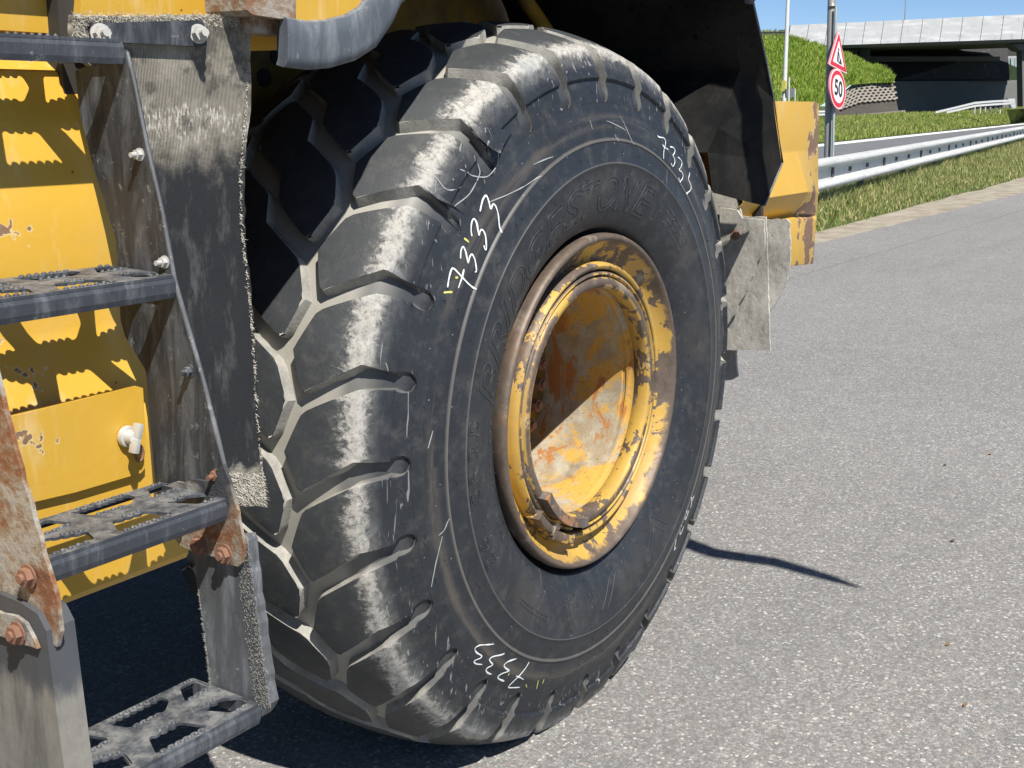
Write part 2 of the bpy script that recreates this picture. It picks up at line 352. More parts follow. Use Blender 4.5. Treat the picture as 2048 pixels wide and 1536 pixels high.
def cyl(bm, p0, p1, r0, r1=None, seg=12, mi=0):
    p0, p1 = Vector(p0), Vector(p1); r1 = r0 if r1 is None else r1
    q = frame_of(p1 - p0); A = []; B = []
    for i in range(seg):
        a = 2 * pi * i / seg; e = q @ Vector((cos(a), sin(a), 0)); A.append(bm.verts.new(p0 + e * r0)); B.append(bm.verts.new(p1 + e * r1))
    fs = [bm.faces.new(A[::-1]), bm.faces.new(B)]
    for i in range(seg): fs.append(bm.faces.new((A[i], A[(i + 1) % seg], B[(i + 1) % seg], B[i])))
    for f in fs: f.material_index = mi
def tube(bm, pts, r, seg=10, mi=0, flat=None):
    pts = [Vector(p) for p in pts]; rings = []
    for i, p in enumerate(pts):
        d = (pts[min(i + 1, len(pts) - 1)] - pts[max(i - 1, 0)]).normalized(); q = frame_of(d)
        rr = r[i] if isinstance(r, (list, tuple)) else r
        rings.append([bm.verts.new(p + q @ Vector((cos(2 * pi * k / seg) * rr, sin(2 * pi * k / seg) * rr, 0))) for k in range(seg)])
    for a, b in zip(rings, rings[1:]):
        for k in range(seg): bm.faces.new((a[k], a[(k + 1) % seg], b[(k + 1) % seg], b[k])).material_index = mi
    bm.faces.new(rings[0][::-1]); bm.faces.new(rings[-1])
def bevel(bm, w=.003, seg=2, ang=30):
    es = [e for e in bm.edges if len(e.link_faces) == 2 and e.calc_face_angle(0) > radians(ang)]
    bmesh.ops.bevel(bm, geom=es, offset=w, segments=seg, affect='EDGES', clamp_overlap=True, profile=.6)
def plate(name, pts, ax, val, t, mat, parent, bv=.0, out=None, rough=0):
    """flat plate in the plane axis=val whose outline was measured on that plane; thickness t along the axis"""
    P = [at(q, ax, val) for q in pts]
    if rough:
        Q = []
        for i, p in enumerate(P):
            n = P[(i + 1) % len(P)]; k = max(1, int((n - p).length / rough)); Q += [p.lerp(n, j / k) for j in range(k)]
        P = [p + Vector([0 if a == ax else (mnoise.noise(p * 60) * rough * .35) for a in range(3)]) for p in Q]
    v = Vector((0, 0, 0)); v[ax] = t
    bm = bmesh.new(); prism(bm, P, v)
    if bv: bevel(bm, bv)
    return bm_obj(name, bm, mat, parent)
def lathe(bm, prof, seg, mi=0, closed=False, a0=0, a1=2 * pi):
    """prof = list of (radius, y); axis = Y through the origin"""
    full = abs(a1 - a0 - 2 * pi) < 1e-6; n = seg if full else seg + 1
    rings = [[bm.verts.new((r * cos(a0 + (a1 - a0) * i / seg), y, r * sin(a0 + (a1 - a0) * i / seg))) for i in range(n)] for r, y in prof]
    pr = list(zip(rings, rings[1:])) + ([(rings[-1], rings[0])] if closed else [])
    for A, B in pr:
        for i in range(seg):
            j = (i + 1) % n; bm.faces.new((A[i], A[j], B[j], B[i])).material_index = mi
def hexnut(bm, p, d, r, h, stud=0, sr=None, washer=True, mi=0):
    p = Vector(p); d = Vector(d).normalized(); q = d
    if washer: cyl(bm, p, p + q * h * .22, r * 1.25, seg=18, mi=mi); p = p + q * h * .22
    cyl(bm, p, p + q * h, r, r * .97, 6, mi)
    if stud: cyl(bm, p + q * h * .9, p + q * (h + stud), sr or r * .5, seg=10, mi=mi)
def poly_patch(poly, mapo, mapf, sp, inner=None, top_mi=0, wall_mi=1, bv=.005):
    """block with a curved top: poly in a 2-D parameter plane, mapo -> top surface, mapf -> floor"""
    P = []
    for i, a in enumerate(poly):
        b = poly[(i + 1) % len(poly)]; L = hypot(b[0] - a[0], b[1] - a[1]); k = max(1, round(L / sp))
        P += [(a[0] + (b[0] - a[0]) * j / k, a[1] + (b[1] - a[1]) * j / k) for j in range(k)]
    def inside(x, y):
        c = False; n = len(P)
        for i in range(n):
            (x1, y1), (x2, y2) = P[i], P[(i + 1) % n]
            if (y1 > y) != (y2 > y) and x < (x2 - x1) * (y - y1) / (y2 - y1) + x1: c = not c
        return c
    def far(x, y): return min(hypot(x - a, y - b) for a, b in P) > sp * .55
    xs = [p[0] for p in P]; ys = [p[1] for p in P]; G = []
    y = min(ys) + sp * .5; row = 0
    rows = sorted(set([round(min(ys) + sp * (i + .5), 5) for i in range(int((max(ys) - min(ys)) / sp))] + [round(v, 5) for v in (inner or [])]))
    special = set(round(v, 5) for v in (inner or []))
    for y in rows:
        if y not in special and any(abs(y - v) < sp * .4 for v in special): continue
        st_ = sp * .28 if y in special else sp
        x = min(xs) + (sp * .5 if (row % 2 and y not in special) else 0); row += 1
        while x < max(xs):
            if inside(x, y) and min(hypot(x - a, y - b) for a, b in P) > st_ * .5: G.append((x, y))
            x += st_
    n = len(P); vs = [Vector(p) for p in P] + [Vector(g) for g in G]
    V, E, Fc, *_ = delaunay_2d_cdt(vs, [(i, (i + 1) % n) for i in range(n)], [], 1, 1e-6)
    bm = bmesh.new(); top = [bm.verts.new(mapo(*v)) for v in V]
    for f in Fc:
        try: bm.faces.new([top[i] for i in f]).material_index = top_mi
        except ValueError: pass
    be = [e for e in bm.edges if len(e.link_faces) == 1]
    low = {}
    vi = {v: V[i] for i, v in enumerate(top)}
    walls = []
    for e in be:
        for v in e.verts:
            if v not in low: low[v] = bm.verts.new(mapf(*vi[v]))
    for e in be:
        a, b = e.verts; f = bm.faces.new((a, b, low[b], low[a])); f.material_index = wall_mi; walls.append(f)
    if bv: bmesh.ops.bevel(bm, geom=be, offset=bv, segments=2, affect='EDGES', profile=.6, clamp_overlap=True)
    bm.normal_update(); cen = sum((v.co for v in bm.verts), Vector()) / len(bm.verts)
    for f in bm.faces:                                   # dusty worn edge round the top
        m_ = f.calc_center_median(); rd_ = Vector((m_.x, 0, m_.z)).normalized(); k = abs(f.normal.dot(rd_))
        if .20 < k < .90 and m_.y > .095: f.material_index = wall_mi
    return bm

# ------------------------------------------------------------------ materials
ASPH = mat_asphalt(); TREAD = mat_tread(); GROOVE = mat_groove(); SIDE = mat_sidewall()
YEL = mat_yellow(); YELCHIP = mat_yellow('chipped yellow paint', .775, 5.0, .15, 1); RIM = mat_rim(); BARREL = mat_barrel()
BLACK = mat_steel_dark(dust=.42, base=(.014, .016, .020)); STEPM = mat_steel_dark('worn step steel', .40, .86, (.022, .025, .031), .62, (.27, .265, .25)); RUST = mat_rust(); BELT = mat_belt(); MUD = mat_mud(); GUARD = mat_mudguard()
FLAP = mat_steel_dark('scuffed rubber flap', .75, .95, (.05, .052, .055), .3)
FLAP2 = mat_strap()
TRIM = mat_steel_dark('dusty rubber trim', .55, .97, (.045, .052, .062), .5)
BOLTM = mat_galv('zinc bolt', (.30, .30, .29), (.55, .54, .50), .5); RUSTBOLT = mat_plain('rusty bolt', (.22, .11, .07), .8, 0, .4, 60)
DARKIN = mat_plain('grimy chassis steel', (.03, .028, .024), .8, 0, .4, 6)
YELD = mat_shade_grime()
CHALK = mat_plain('white chalk', (.70, .74, .75), .9, 0, .06, 80); YCHALK = mat_plain('yellow crayon', (.50, .50, .14), .9, 0, .2, 80)
LINT2 = mat_plain('grey frayed fibre', (.22, .212, .19), .95, 0, .4, 90); LINT = mat_plain('frayed cotton fibre', (.46, .43, .36), .95, 0, .25, 90); SCRAPE = mat_plain('rubber scrape', (.30, .31, .31), .9, 0, .3, 90)

# ------------------------------------------------------------------ the wheel loader
LO = empty('wheel_loader', (0, 0, 0))
tag(LO, 'yellow wheel loader with black access steps and a huge dusty tyre with chalk numbers', 'wheel loader')
HC = Vector((0, 0, HUB))
N = 28; PER = 360 / N; REF = 141.15
YM = .328                                                 # middle of the tread
def Rf(y): return .870 - .063 * abs((y - .34) / .287) ** 2.5
# outer profile over the near shoulder: list of (r, y), arc length s from the crown outwards
OP = [(Rf(y), y) for y in [.60 - .01 * i for i in range(54)]] + [(.8068, .0535), (.803, .0475), (.79, .040), (.76, .0265), (.747, .0190), (.742, .0185), (.737, .0245), (.72, .0205), (.70, .0150), (.692, .0128), (.688, .0118)]
SS = [0]
for a, b in zip(OP, OP[1:]): SS.append(SS[-1] + hypot(b[0] - a[0], b[1] - a[1]))
def interp(x, X, Y):
    if x <= X[0]: return Y[0]
    for i in range(1, len(X)):
        if x <= X[i]: t = (x - X[i - 1]) / (X[i] - X[i - 1]); return Y[i - 1] + (Y[i] - Y[i - 1]) * t
    return Y[-1]
OR_, OY_ = [p[0] for p in OP], [p[1] for p in OP]
def s_of_y(y): return interp(-y, [-p[1] for p in OP[:54]], SS[:54])
S_SH = SS[54]
def s_of_r(r): return interp(-r, [-p[0] for p in OP[54:]], SS[54:])
S_END = SS[-1]
DEPTH = [(0, .040), (s_of_y(.10), .038), (S_SH, .034), (s_of_r(.77), .020), (s_of_r(.742), .014), (s_of_r(.70), .010), (S_END, .009)]
def prof(s, off=0.0):
    r, y = interp(s, SS, OR_), interp(s, SS, OY_)
    if off:
        e = .006; r1, y1 = interp(s - e, SS, OR_), interp(s - e, SS, OY_); r2, y2 = interp(s + e, SS, OR_), interp(s + e, SS, OY_)
        tx, ty = r2 - r1, y2 - y1; L = hypot(tx, ty) or 1
        r -= -ty / L * off * 1; y -= tx / L * off * 1      # inward normal
    return r, y
FLOOR = [(.7925, .0730), (.782, .0615), (.768, .0500), (.752, .0405), (.737, .0335), (.72, .0285), (.705, .0235), (.695, .0205), (.689, .0185)]
def floor(s):
    s1 = s_of_y(.10)
    if s <= s1: r, y = interp(s, SS, OR_), interp(s, SS, OY_); return r - .025, y
    r1 = Rf(.10) - .025; pts = [(r1, .10)] + FLOOR; L = [s1 + (S_END - s1) * i / (len(pts) - 1) for i in range(len(pts))]
    return interp(s, L, [p[0] for p in pts]), interp(s, L, [p[1] for p in pts])
def depth_at(s): return interp(s, [d[0] for d in DEPTH], [d[1] for d in DEPTH])
def cylp(th, r, y): a = radians(th); return Vector((r * cos(a), y, r * sin(a)))
KT = .0145                                                # metres per degree at the tread
def lug_o(u, s): r, y = prof(s); return cylp(u / KT, r, y)
def lug_f(u, s):
    uc, sc_ = 19.3 * KT, s_of_y(.12); u = u + max(-.006, min(.006, (u - uc) * .09)); s = s - (.006 if s < sc_ - .02 else 0); r, y = floor(s); return cylp(u / KT, r - .004, y + .003)

# tyre carcass
cp = [floor(SS[i]) for i in range(0, 50, 3)] + [(Rf(.10) - .025, .10)] + FLOOR
side = [(.6875, .0115), (.67, .0045), (.65, -.002), (.625, -.0065), (.612, -.0085), (.609, -.0120), (.605, -.0125), (.602, -.0105), (.595, -.0125), (.575, -.0170), (.5585, -.0195), (.5565, -.0215), (.5545, -.0215), (.552, -.0200), (.53, -.0205), (.50, -.018), (.48, -.0135), (.46, -.008), (.445, -.002), (.43, .006), (.418, .013), (.412, .0175), (.409, .022), (.407, .030), (.400, .045), (.375, .060)]
far = [(r, 2 * YM - y) for r, y in ([(.40, .045), (.409, .022), (.43, .006), (.46, -.008), (.50, -.018), (.56, -.02), (.606, -.01), (.65, -.002), (.70, .018), (.76, .05), (.79, .085), (.815, .11)])]
bm = bmesh.new(); lathe(bm, far + cp + side, 448)
TY = bm_obj('tyre', bm, SIDE, LO, 40); TY.location = HC
TY['label'] = 'big black rubber tyre with deep dusty tread grooves'
SIDEP = [(p[0], p[1]) for p in side[::-1]] + [(.70, .015), (.72, .0205), (.737, .0245), (.742, .0185), (.76, .0265), (.79, .040), (.807, .0535)]
def side_y(r): return interp(r, [p[0] for p in SIDEP], [p[1] for p in SIDEP])
def side_at(q):
    y = 0.0
    for _ in range(30):
        P = at(q, 1, y); r = hypot(P.x, P.z - HUB); y = .5 * y + .5 * side_y(r)
    return r, atan2(P.z - HUB, P.x)
def sp3(r, a, off=0.0): return Vector((r * cos(a), side_y(r) - off, r * sin(a)))

# tread lugs
d = lambda th, s: (th * KT, s)
sy, sr = s_of_y, s_of_r
lug_poly = [d(17.6, sy(.149)), d(22.5, sy(.180)), d(27.1, sy(.155)), d(27.5, sy(.146)), d(27.1, sy(.138)), d(23.1, S_SH), d(23.2, sr(.79)), d(23.5, sr(.745)), d(23.0, sr(.72)), d(23.1, sr(.705)), d(23.7, sr(.694)), d(24.6, S_END),
            d(24.6 - PER, S_END), d(25.6 - PER, sr(.694)), d(26.2 - PER, sr(.705)), d(26.3 - PER, sr(.72)), d(25.9 - PER, sr(.745)), d(26.2 - PER, sr(.79)), d(13.55, S_SH), d(16.9, sy(.138))]
rows = [S_SH - .004, S_SH, S_SH + .007, sr(.79), sr(.747), sr(.742), sr(.737), sr(.72)]
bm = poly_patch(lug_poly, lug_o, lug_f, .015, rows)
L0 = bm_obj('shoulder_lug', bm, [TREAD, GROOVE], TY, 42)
def ydt(th, y): return (th * KT, y)
def blk_o(u, y): return cylp(u / KT, Rf(y), y)
def blk_f(u, y):
    return cylp(u / KT, Rf(y) - .030, y)
cb = [(-1.0, .440), (0.2, .412), (2.9, .345), (6.9, .320), (11.0, .218), (12.0, .206), (16.1, .180), (20.8, .204), (21.2, .214), (20.2, .240), (16.9, .309), (12.9, .336), (8.8, .438), (7.8, .450), (3.7, .476), (-.9, .452)]
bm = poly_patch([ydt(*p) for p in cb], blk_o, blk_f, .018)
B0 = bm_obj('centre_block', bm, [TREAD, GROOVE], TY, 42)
fl = [(2 * 9.8 - t, 2 * YM - y) for t, y in [(17.6, .149), (22.5, .180), (27.1, .155), (27.1, .138), (23.1, .053), (13.55, .053), (16.9, .138)]]
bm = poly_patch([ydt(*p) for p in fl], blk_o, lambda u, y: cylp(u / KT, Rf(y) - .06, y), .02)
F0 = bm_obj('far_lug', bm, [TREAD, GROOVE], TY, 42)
def spin(o, k):
    c = o if k == 0 else o.copy()
    if k: COL.objects.link(c); c.parent = TY
    c.rotation_euler = (0, -radians(REF + PER * k), 0)
    return c
for o in (L0, B0, F0):
    for k in range(N): spin(o, k)

# moulded lettering: raised outline of each letter, wrapped round the sidewall
def letter(ch, a_left, r0, h, wdeg, parent, shear=0.0, bev=.0014, bold=0.0, name='letter', flip=1):
    cu = bpy.data.curves.new('tmp', 'FONT'); cu.body = ch; cu.size = 1; cu.shear = shear; cu.fill_mode = 'NONE'
    cu.bevel_depth = bev / h * .70; cu.bevel_resolution = 1; cu.resolution_u = 6; cu.offset = bold
    o = bpy.data.objects.new('tmp', cu); COL.objects.link(o)
    bpy.context.view_layer.update()
    me = bpy.data.meshes.new_from_object(o.evaluated_get(bpy.context.evaluated_depsgraph_get()))
    bpy.data.objects.remove(o); bpy.data.curves.remove(cu)
    b_ = bmesh.new(); b_.from_mesh(me)
    for _ in range(3):
        le = [e for e in b_.edges if e.calc_length() > .16]
        if le: bmesh.ops.subdivide_edges(b_, edges=le, cuts=1, use_grid_fill=False)
    b_.to_mesh(me); b_.free()
    xs = [v.co.x for v in me.vertices]; ys = [v.co.y for v in me.vertices]
    if not xs: return None
    x0, x1, y0, y1 = min(xs), max(xs), min(ys), max(ys)
    for v in me.vertices:
        u = (v.co.x - x0) / max(x1 - x0, 1e-6); t = (v.co.y - y0) / max(y1 - y0, 1e-6)
        r = r0 + h * t; a = radians(a_left - wdeg * u)
        p = sp3(r, a, v.co.z * h * .9 + .0004); v.co = p
    me.materials.clear(); me.materials.append(LETM)
    me.polygons.foreach_set('use_smooth', [True] * len(me.polygons))
    return link(name, me, parent)
n = NT('raised sidewall lettering'); c, f = rubber_nodes(n, (.026, .029, .033)); LETM = n.out(c, .5, 0, .5)
word = 'BRIDGESTONE'
edges = [168.5, 158.5, 148.8, 143.8, 133.8, 122.8, 113.2, 103.8, 95.2, 85.2, 74.6, 65.2]
for i, ch in enumerate(word):
    a0, a1 = edges[i], edges[i + 1]; letter(ch, a0 - .6 + (1.5), .449, .078, (a0 - a1) * .94 + .8, TY, .30, .0013, .0)
for i, ch in enumerate('26.5R25'):
    if ch == '.': letter(ch, 208.2 - i * 5.2 - .0, .513, .008, 1.0, TY, 0, .0010); continue
    letter(ch, 207 - i * 5.2 + (2 if i < 2 else 0), .513, .036, 3.6, TY, 0, .0012)
for i, ch in enumerate('RADIAL TUBELESS'):
    if ch != ' ': letter(ch, 211 - i * 2.6, .449, .013, 1.7, TY, 0, .0007)
for ch, a in (('V', 311), ('J', 286), ('T', 242)): letter(ch, a, .444, .075, 17, TY, .25, .0012)
for j, tx in enumerate(('REGISTERED', 'TRADEMARK')):
    for i, ch in enumerate(tx): letter(ch, 269.5 - i * 2.0 - j, .474 - .016 * j, .010, 1.4, TY, 0, .0006)
for j in range(4):                                          # block of small moulded print
    for i, ch in enumerate(('WARNING SERIOUS INJURY', 'MAY RESULT FROM TIRE', 'FAILURE DUE TO UNDER', 'INFLATION OVERLOADING')[j]):
        if ch != ' ' and i % 1 == 0: letter(ch, 57.5 - i * .78, .518 - .013 * j, .0065, .55, TY, 0, .00045)
# radial mould lines, vent spews and little round pips
bm = bmesh.new()
for a, r0, r1 in ((236.2, .412, .447), (234.0, .487, .553), (62.0, .418, .60), (133, .418, .45), (88, .416, .44)):
    tube(bm, [sp3(r0 + (r1 - r0) * i / 8, radians(a), .0002) for i in range(9)], .0007, 6)
mould_line = bm_obj('mould_line', bm, LETM, TY, 60); 
bm = bmesh.new()
for i in range(150):
    a = R() * 360; r = random.choice((.425, .447, .535, .578, .632, .668, .672, .708, .71)) + R() * .008
    if r > .69: a = REF + 18.5 + PER * int(R() * 28) + random.uniform(-3.5, 3.5) - 0
    p = sp3(r, radians(a)); cyl(bm, p, p + Vector((0, -.003 - R() * .004, 0)), .0011, .0008, 5)
vent = bm_obj('vent_spew', bm, SIDE, TY, 50); vent['kind'] = 'stuff'

def ribbon(bm, pts, wd, off=.0012):
    """strip lying on the sidewall through measured points"""
    P = []
    for q in pts: P.append(side_at(q))
    C3 = []
    for i in range(len(P) - 1):
        (r0, a0), (r1, a1) = P[i], P[i + 1]
        for k in range(4): C3.append((r0 + (r1 - r0) * k / 4, a0 + (a1 - a0) * k / 4))
    C3.append(P[-1])
    for _ in range(2): C3 = [C3[0]] + [tuple((C3[i - 1][j] + 2 * C3[i][j] + C3[i + 1][j]) / 4 for j in (0, 1)) for i in range(1, len(C3) - 1)] + [C3[-1]]
    rows = []
    for i, (r, a) in enumerate(C3):
        n_, m_ = C3[min(i + 1, len(C3) - 1)], C3[max(i - 1, 0)]
        dr, da = n_[0] - m_[0], (n_[1] - m_[1]) * r; L = hypot(dr, da) or 1
        wv = wd * (.75 + .5 * mnoise.noise(Vector((r * 90, a * 40, 0))) ) * (.6 if i in (0, len(C3) - 1) else 1)
        nr, na = -da / L * wv / 2, dr / L * wv / 2 / r
        rows.append((bm.verts.new(sp3(r + nr, a + na, off)), bm.verts.new(sp3(r, a, off + .0006)), bm.verts.new(sp3(r - nr, a - na, off))))
    for A, B in zip(rows, rows[1:]):
        bm.faces.new((A[0], A[1], B[1], B[0])); bm.faces.new((A[1], A[2], B[2], B[1]))
def strokes(name, lists, wd, mat, f=lambda x, y: (x, y), label=None):
    bm = bmesh.new()
    for l in lists: ribbon(bm, [f(*q) for q in l], wd)
    o = bm_obj(name, bm, mat, TY, 60); 
    if label: o['label'] = label
    return o
z1 = lambda x, y: (860 + x * .1627, 360 + y * .1627)
strokes('chalk_number', [[(210, 1325), (228, 1200), (262, 1078), (300, 1095), (385, 1190), (480, 1290), (565, 1342)], [(412, 1095), (390, 1200), (342, 1330)],
        [(370, 965), (372, 870), (400, 805), (435, 880), (465, 1045), (478, 950), (510, 900), (550, 980), (570, 1125), (545, 1132)],
        [(510, 690), (497, 620), (505, 520), (532, 465), (570, 520), (598, 705), (610, 620), (640, 605), (680, 680), (690, 855), (672, 860), (655, 800)],
        [(610, 385), (640, 240), (685, 175), (715, 250), (742, 372), (765, 290), (800, 310), (835, 420), (845, 550), (880, 645)]], .0042, CHALK, z1, 'white chalk 7333 written large near the tread')
z2 = lambda x, y: (1280 + x * .0846, 270 + y * .0846)
strokes('chalk_number', [[(400, 10), (440, 55), (560, 65), (600, 140), (590, 230), (560, 330), (548, 450), (550, 565)], [(520, 225), (565, 290), (655, 345)],
        [(700, 280), (780, 290), (825, 360), (800, 440), (760, 480), (810, 560), (820, 650), (765, 765), (725, 660)],
        [(880, 520), (950, 570), (990, 660), (960, 760), (905, 825), (980, 870), (1015, 960), (990, 1050), (935, 1130), (910, 1010)],
        [(1170, 890), (1125, 1050), (1180, 1140), (1205, 1230), (1180, 1320), (1085, 1400)]], .0042, CHALK, z2, 'white chalk 7333 written upper right on the sidewall')
z3 = lambda x, y: (930 + x * .0879, 1270 + y * .0879)
strokes('chalk_number', [[(650, 205), (480, 220), (330, 225), (240, 270), (205, 330), (260, 410), (375, 465), (360, 520), (220, 570), (190, 610), (240, 660), (380, 670)],
        [(885, 410), (860, 440), (620, 485), (540, 545), (570, 610), (640, 680), (500, 740), (460, 800), (500, 860), (590, 895)],
        [(1160, 535), (960, 600), (865, 690), (920, 760), (1020, 815), (850, 865), (740, 930), (740, 990), (880, 1050)],
        [(1450, 610), (1380, 740), (1200, 950), (1050, 1090), (955, 1200), (1100, 1195), (1235, 1190)], [(1150, 930), (1250, 965), (1320, 1010)]], .0042, CHALK, z3, 'white chalk 7333 written upside down at the bottom')
z4 = lambda x, y: (1330 + x * .1042, 960 + y * .1042)
strokes('chalk_number', [[(490, 330), (510, 395), (485, 525)], [(548, 300), (515, 390)], [(412, 580), (370, 775), (405, 720), (448, 585)], [(312, 860), (270, 1070), (320, 990), (348, 890)], [(210, 1120), (160, 1370), (200, 1290)]], .0046, CHALK, z4, 'white chalk marks at the far right of the sidewall')
strokes('crayon_mark', [[(160, 1385), (215, 1378), (270, 1378)], [(412, 715), (440, 735), (472, 765)], [(305, 1205), (340, 1195)]], .005, YCHALK, z1)
strokes('crayon_mark', [[(1660, 1020), (1615, 1225)], [(1790, 1000), (1755, 1100)], [(1375, 1120), (1395, 1190)], [(1005, 860), (965, 925)]], .004, YCHALK, z3)
za = lambda x, y: (500 + x * .293, y * .293); zb = lambda x, y: (500 + x * .293, 800 + y * .293); zc = lambda x, y: (950 + x * .293, y * .293)
strokes('scrape_mark', [[za(1620, 1385), za(1760, 1330), za(1880, 1270), za(1985, 1200)], [zb(1360, 810), zb(1325, 890), zb(1285, 925)], [zb(1310, 930), zb(1270, 1090), zb(1235, 1275)],
        [zb(1245, 210), zb(1212, 330)], [zc(780, 820), zc(798, 880)], [zc(895, 825), zc(1025, 890)], [zc(985, 790), zc(1080, 985)], [zc(395, 1125), zc(530, 1070)], [zc(950, 915), zc(975, 965)],
        [za(1690, 910), za(1695, 1000), za(1690, 1130), za(1620, 1215), za(1520, 1205), za(1430, 1155)], [za(1550, 1120), za(1575, 1180), za(1500, 1330), za(1390, 1410)],
        [za(1255, 1195), za(1340, 1310), za(1440, 1275)]], .0032, SCRAPE)

# torn rubber flaps standing off two shoulder lugs
def torn(name, pts):
    bm = bmesh.new(); T = []; B = []
    for (x, y, o_) in pts:
        r, a = side_at((x, y)); T.append(bm.verts.new(sp3(r, a, o_ + .003))); B.append(bm.verts.new(sp3(r, a, o_)))
    bm.faces.new(T); bm.faces.new(B[::-1])
    for i in range(len(T)): j = (i + 1) % len(T); bm.faces.new((T[i], B[i], B[j], T[j]))
    bmesh.ops.triangulate(bm, faces=bm.faces); bevel(bm, .0008, 1, 40)
    o = bm_obj(name, bm, TREAD, TY); return o
torn('torn_flap', [(930, 240, .0), (958, 252, .004), (1020, 262, .004), (996, 290, .012), (978, 306, .026), (968, 300, .020), (950, 275, .006)])
torn('torn_flap', [(842, 372, .0), (862, 380, .002), (898, 412, .012), (910, 430, .022), (903, 424, .020), (870, 398, .004)])
torn('torn_flap', [(940, 262, .001), (985, 262, .002), (996, 275, .004), (985, 300, .004), (962, 292, .003)])

# rim
rimp = [(.375, .062), (.386, .050), (.3935, .034), (.397, .018), (.3965, .008), (.3935, .001), (.389, -.002), (.384, -.001), (.380, .003), (.376, .010), (.369, .021), (.358, .033), (.346, .041), (.336, .045), (.331, .046), (.329, .050)]
bm = bmesh.new(); lathe(bm, rimp, 160)
RO = bm_obj('rim', bm, RIM, LO, 50); RO.location = HC; RO['label'] = 'yellow steel rim, paint chipped to rusty brown round its lip'
def ringpart(name, pr, mat, a0=0, a1=2 * pi, par=None):
    bm = bmesh.new(); lathe(bm, pr, 160, closed=True, a0=a0, a1=a1)
    return bm_obj(name, bm, mat, par or RO, 50)
A0 = radians(-104)
gap = radians(6)
ringpart('side_ring', [(.331, .052), (.3295, .030), (.3265, .020), (.321, .0145), (.3155, .0155), (.3125, .020), (.3115, .028), (.3105, .052)], RIM)
ringpart('lock_ring', [(.3085, .050), (.3085, .024), (.3060, .018), (.3015, .0165), (.2985, .020), (.2975, .030), (.2975, .050)], RIM, A0 + gap, A0 + 2 * pi - gap * .4)
ringpart('gutter_ring', [(.2955, .060), (.2955, .024), (.2925, .0165), (.284, .0135), (.274, .0155), (.2695, .022), (.2690, .040), (.2715, .052), (.2760, .060)], RIM)
bm = bmesh.new(); lathe(bm, [(.330, .050), (.3125, .0495), (.2940, .058)], 128); bm_obj('seal_groove', bm, DARKIN, RO, 50)
bm = bmesh.new(); lathe(bm, [(.2760, .058), (.2768, .072), (.2752, .074), (.2752, .083), (.2785, .084), (.2785, .094), (.2745, .096), (.2735, .11), (.2740, .2), (.2740, .335)], 128)
bm_obj('barrel', bm, BARREL, RO, 50)
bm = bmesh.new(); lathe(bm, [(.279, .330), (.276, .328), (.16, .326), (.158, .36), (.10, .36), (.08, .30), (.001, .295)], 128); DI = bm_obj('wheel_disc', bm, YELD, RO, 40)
nut = bmesh.new(); hexnut(nut, (.2125, .326, 0), (0, -1, 0), .0185, .024, .008, .011); bevel(nut, .0012, 1)
NU = bm_obj('wheel_nut', nut, RUSTBOLT, RO)
for k in range(24):
    c = NU if k == 0 else NU.copy()
    if k: COL.objects.link(c); c.parent = RO
    c.rotation_euler = (0, -radians(5.4 + 15 * k), 0)
CLAMPM = mat_steel_dark('worn brown steel', .3, .62, (.06, .048, .040), .2)
# driver key at the bottom of the rings
def rp(a, r, y): return cylp(a, r, y)
def arcbar(bm, a0, a1, r0, r1, y0, y1, n_=8, wob=0):
    rings = []
    for i in range(n_ + 1):
        a = a0 + (a1 - a0) * i / n_; w_ = wob * sin(i / n_ * pi)
        rings.append([bm.verts.new(rp(a, r, y)) for r, y in ((r0 + w_, y0), (r1 + w_, y0), (r1 + w_, y1), (r0 + w_, y1))])
    for A, B in zip(rings, rings[1:]):
        for k in range(4): bm.faces.new((A[k], A[(k + 1) % 4], B[(k + 1) % 4], B[k]))
    bm.faces.new(rings[0]); bm.faces.new(rings[-1][::-1])
P1, P2 = at((1085, 1012), 1, .0), at((1166, 1055), 1, .0)
ka, kb = degrees(atan2(P1.z - HUB, P1.x)) % 360, degrees(atan2(P2.z - HUB, P2.x)) % 360
KR = hypot(P1.x, P1.z - HUB)
bm = bmesh.new(); arcbar(bm, ka - 1, kb + 2, .272, .293, -.008, .020, 10, .004); bevel(bm, .005, 3, 40); bm_obj('ring_clamp', bm, CLAMPM, RO, 40)
P1, P2 = at((1078, 1042), 1, -.0), at((1148, 1078), 1, -.0); ka, kb = degrees(atan2(P1.z - HUB, P1.x)) % 360, degrees(atan2(P2.z - HUB, P2.x)) % 360
KR = hypot(P1.x, P1.z - HUB)
bm = bmesh.new(); arcbar(bm, ka, ka + (kb - ka) * .46, .314, .332, .004, .045, 5); arcbar(bm, ka + (kb - ka) * .5, kb, .316, .338, .002, .045, 6); box(bm, rp((ka + kb) / 2, .306, .012), (.018, .022, .026)); bevel(bm, .003, 2, 40)
bm_obj('driver_key', bm, RIM, RO, 40)

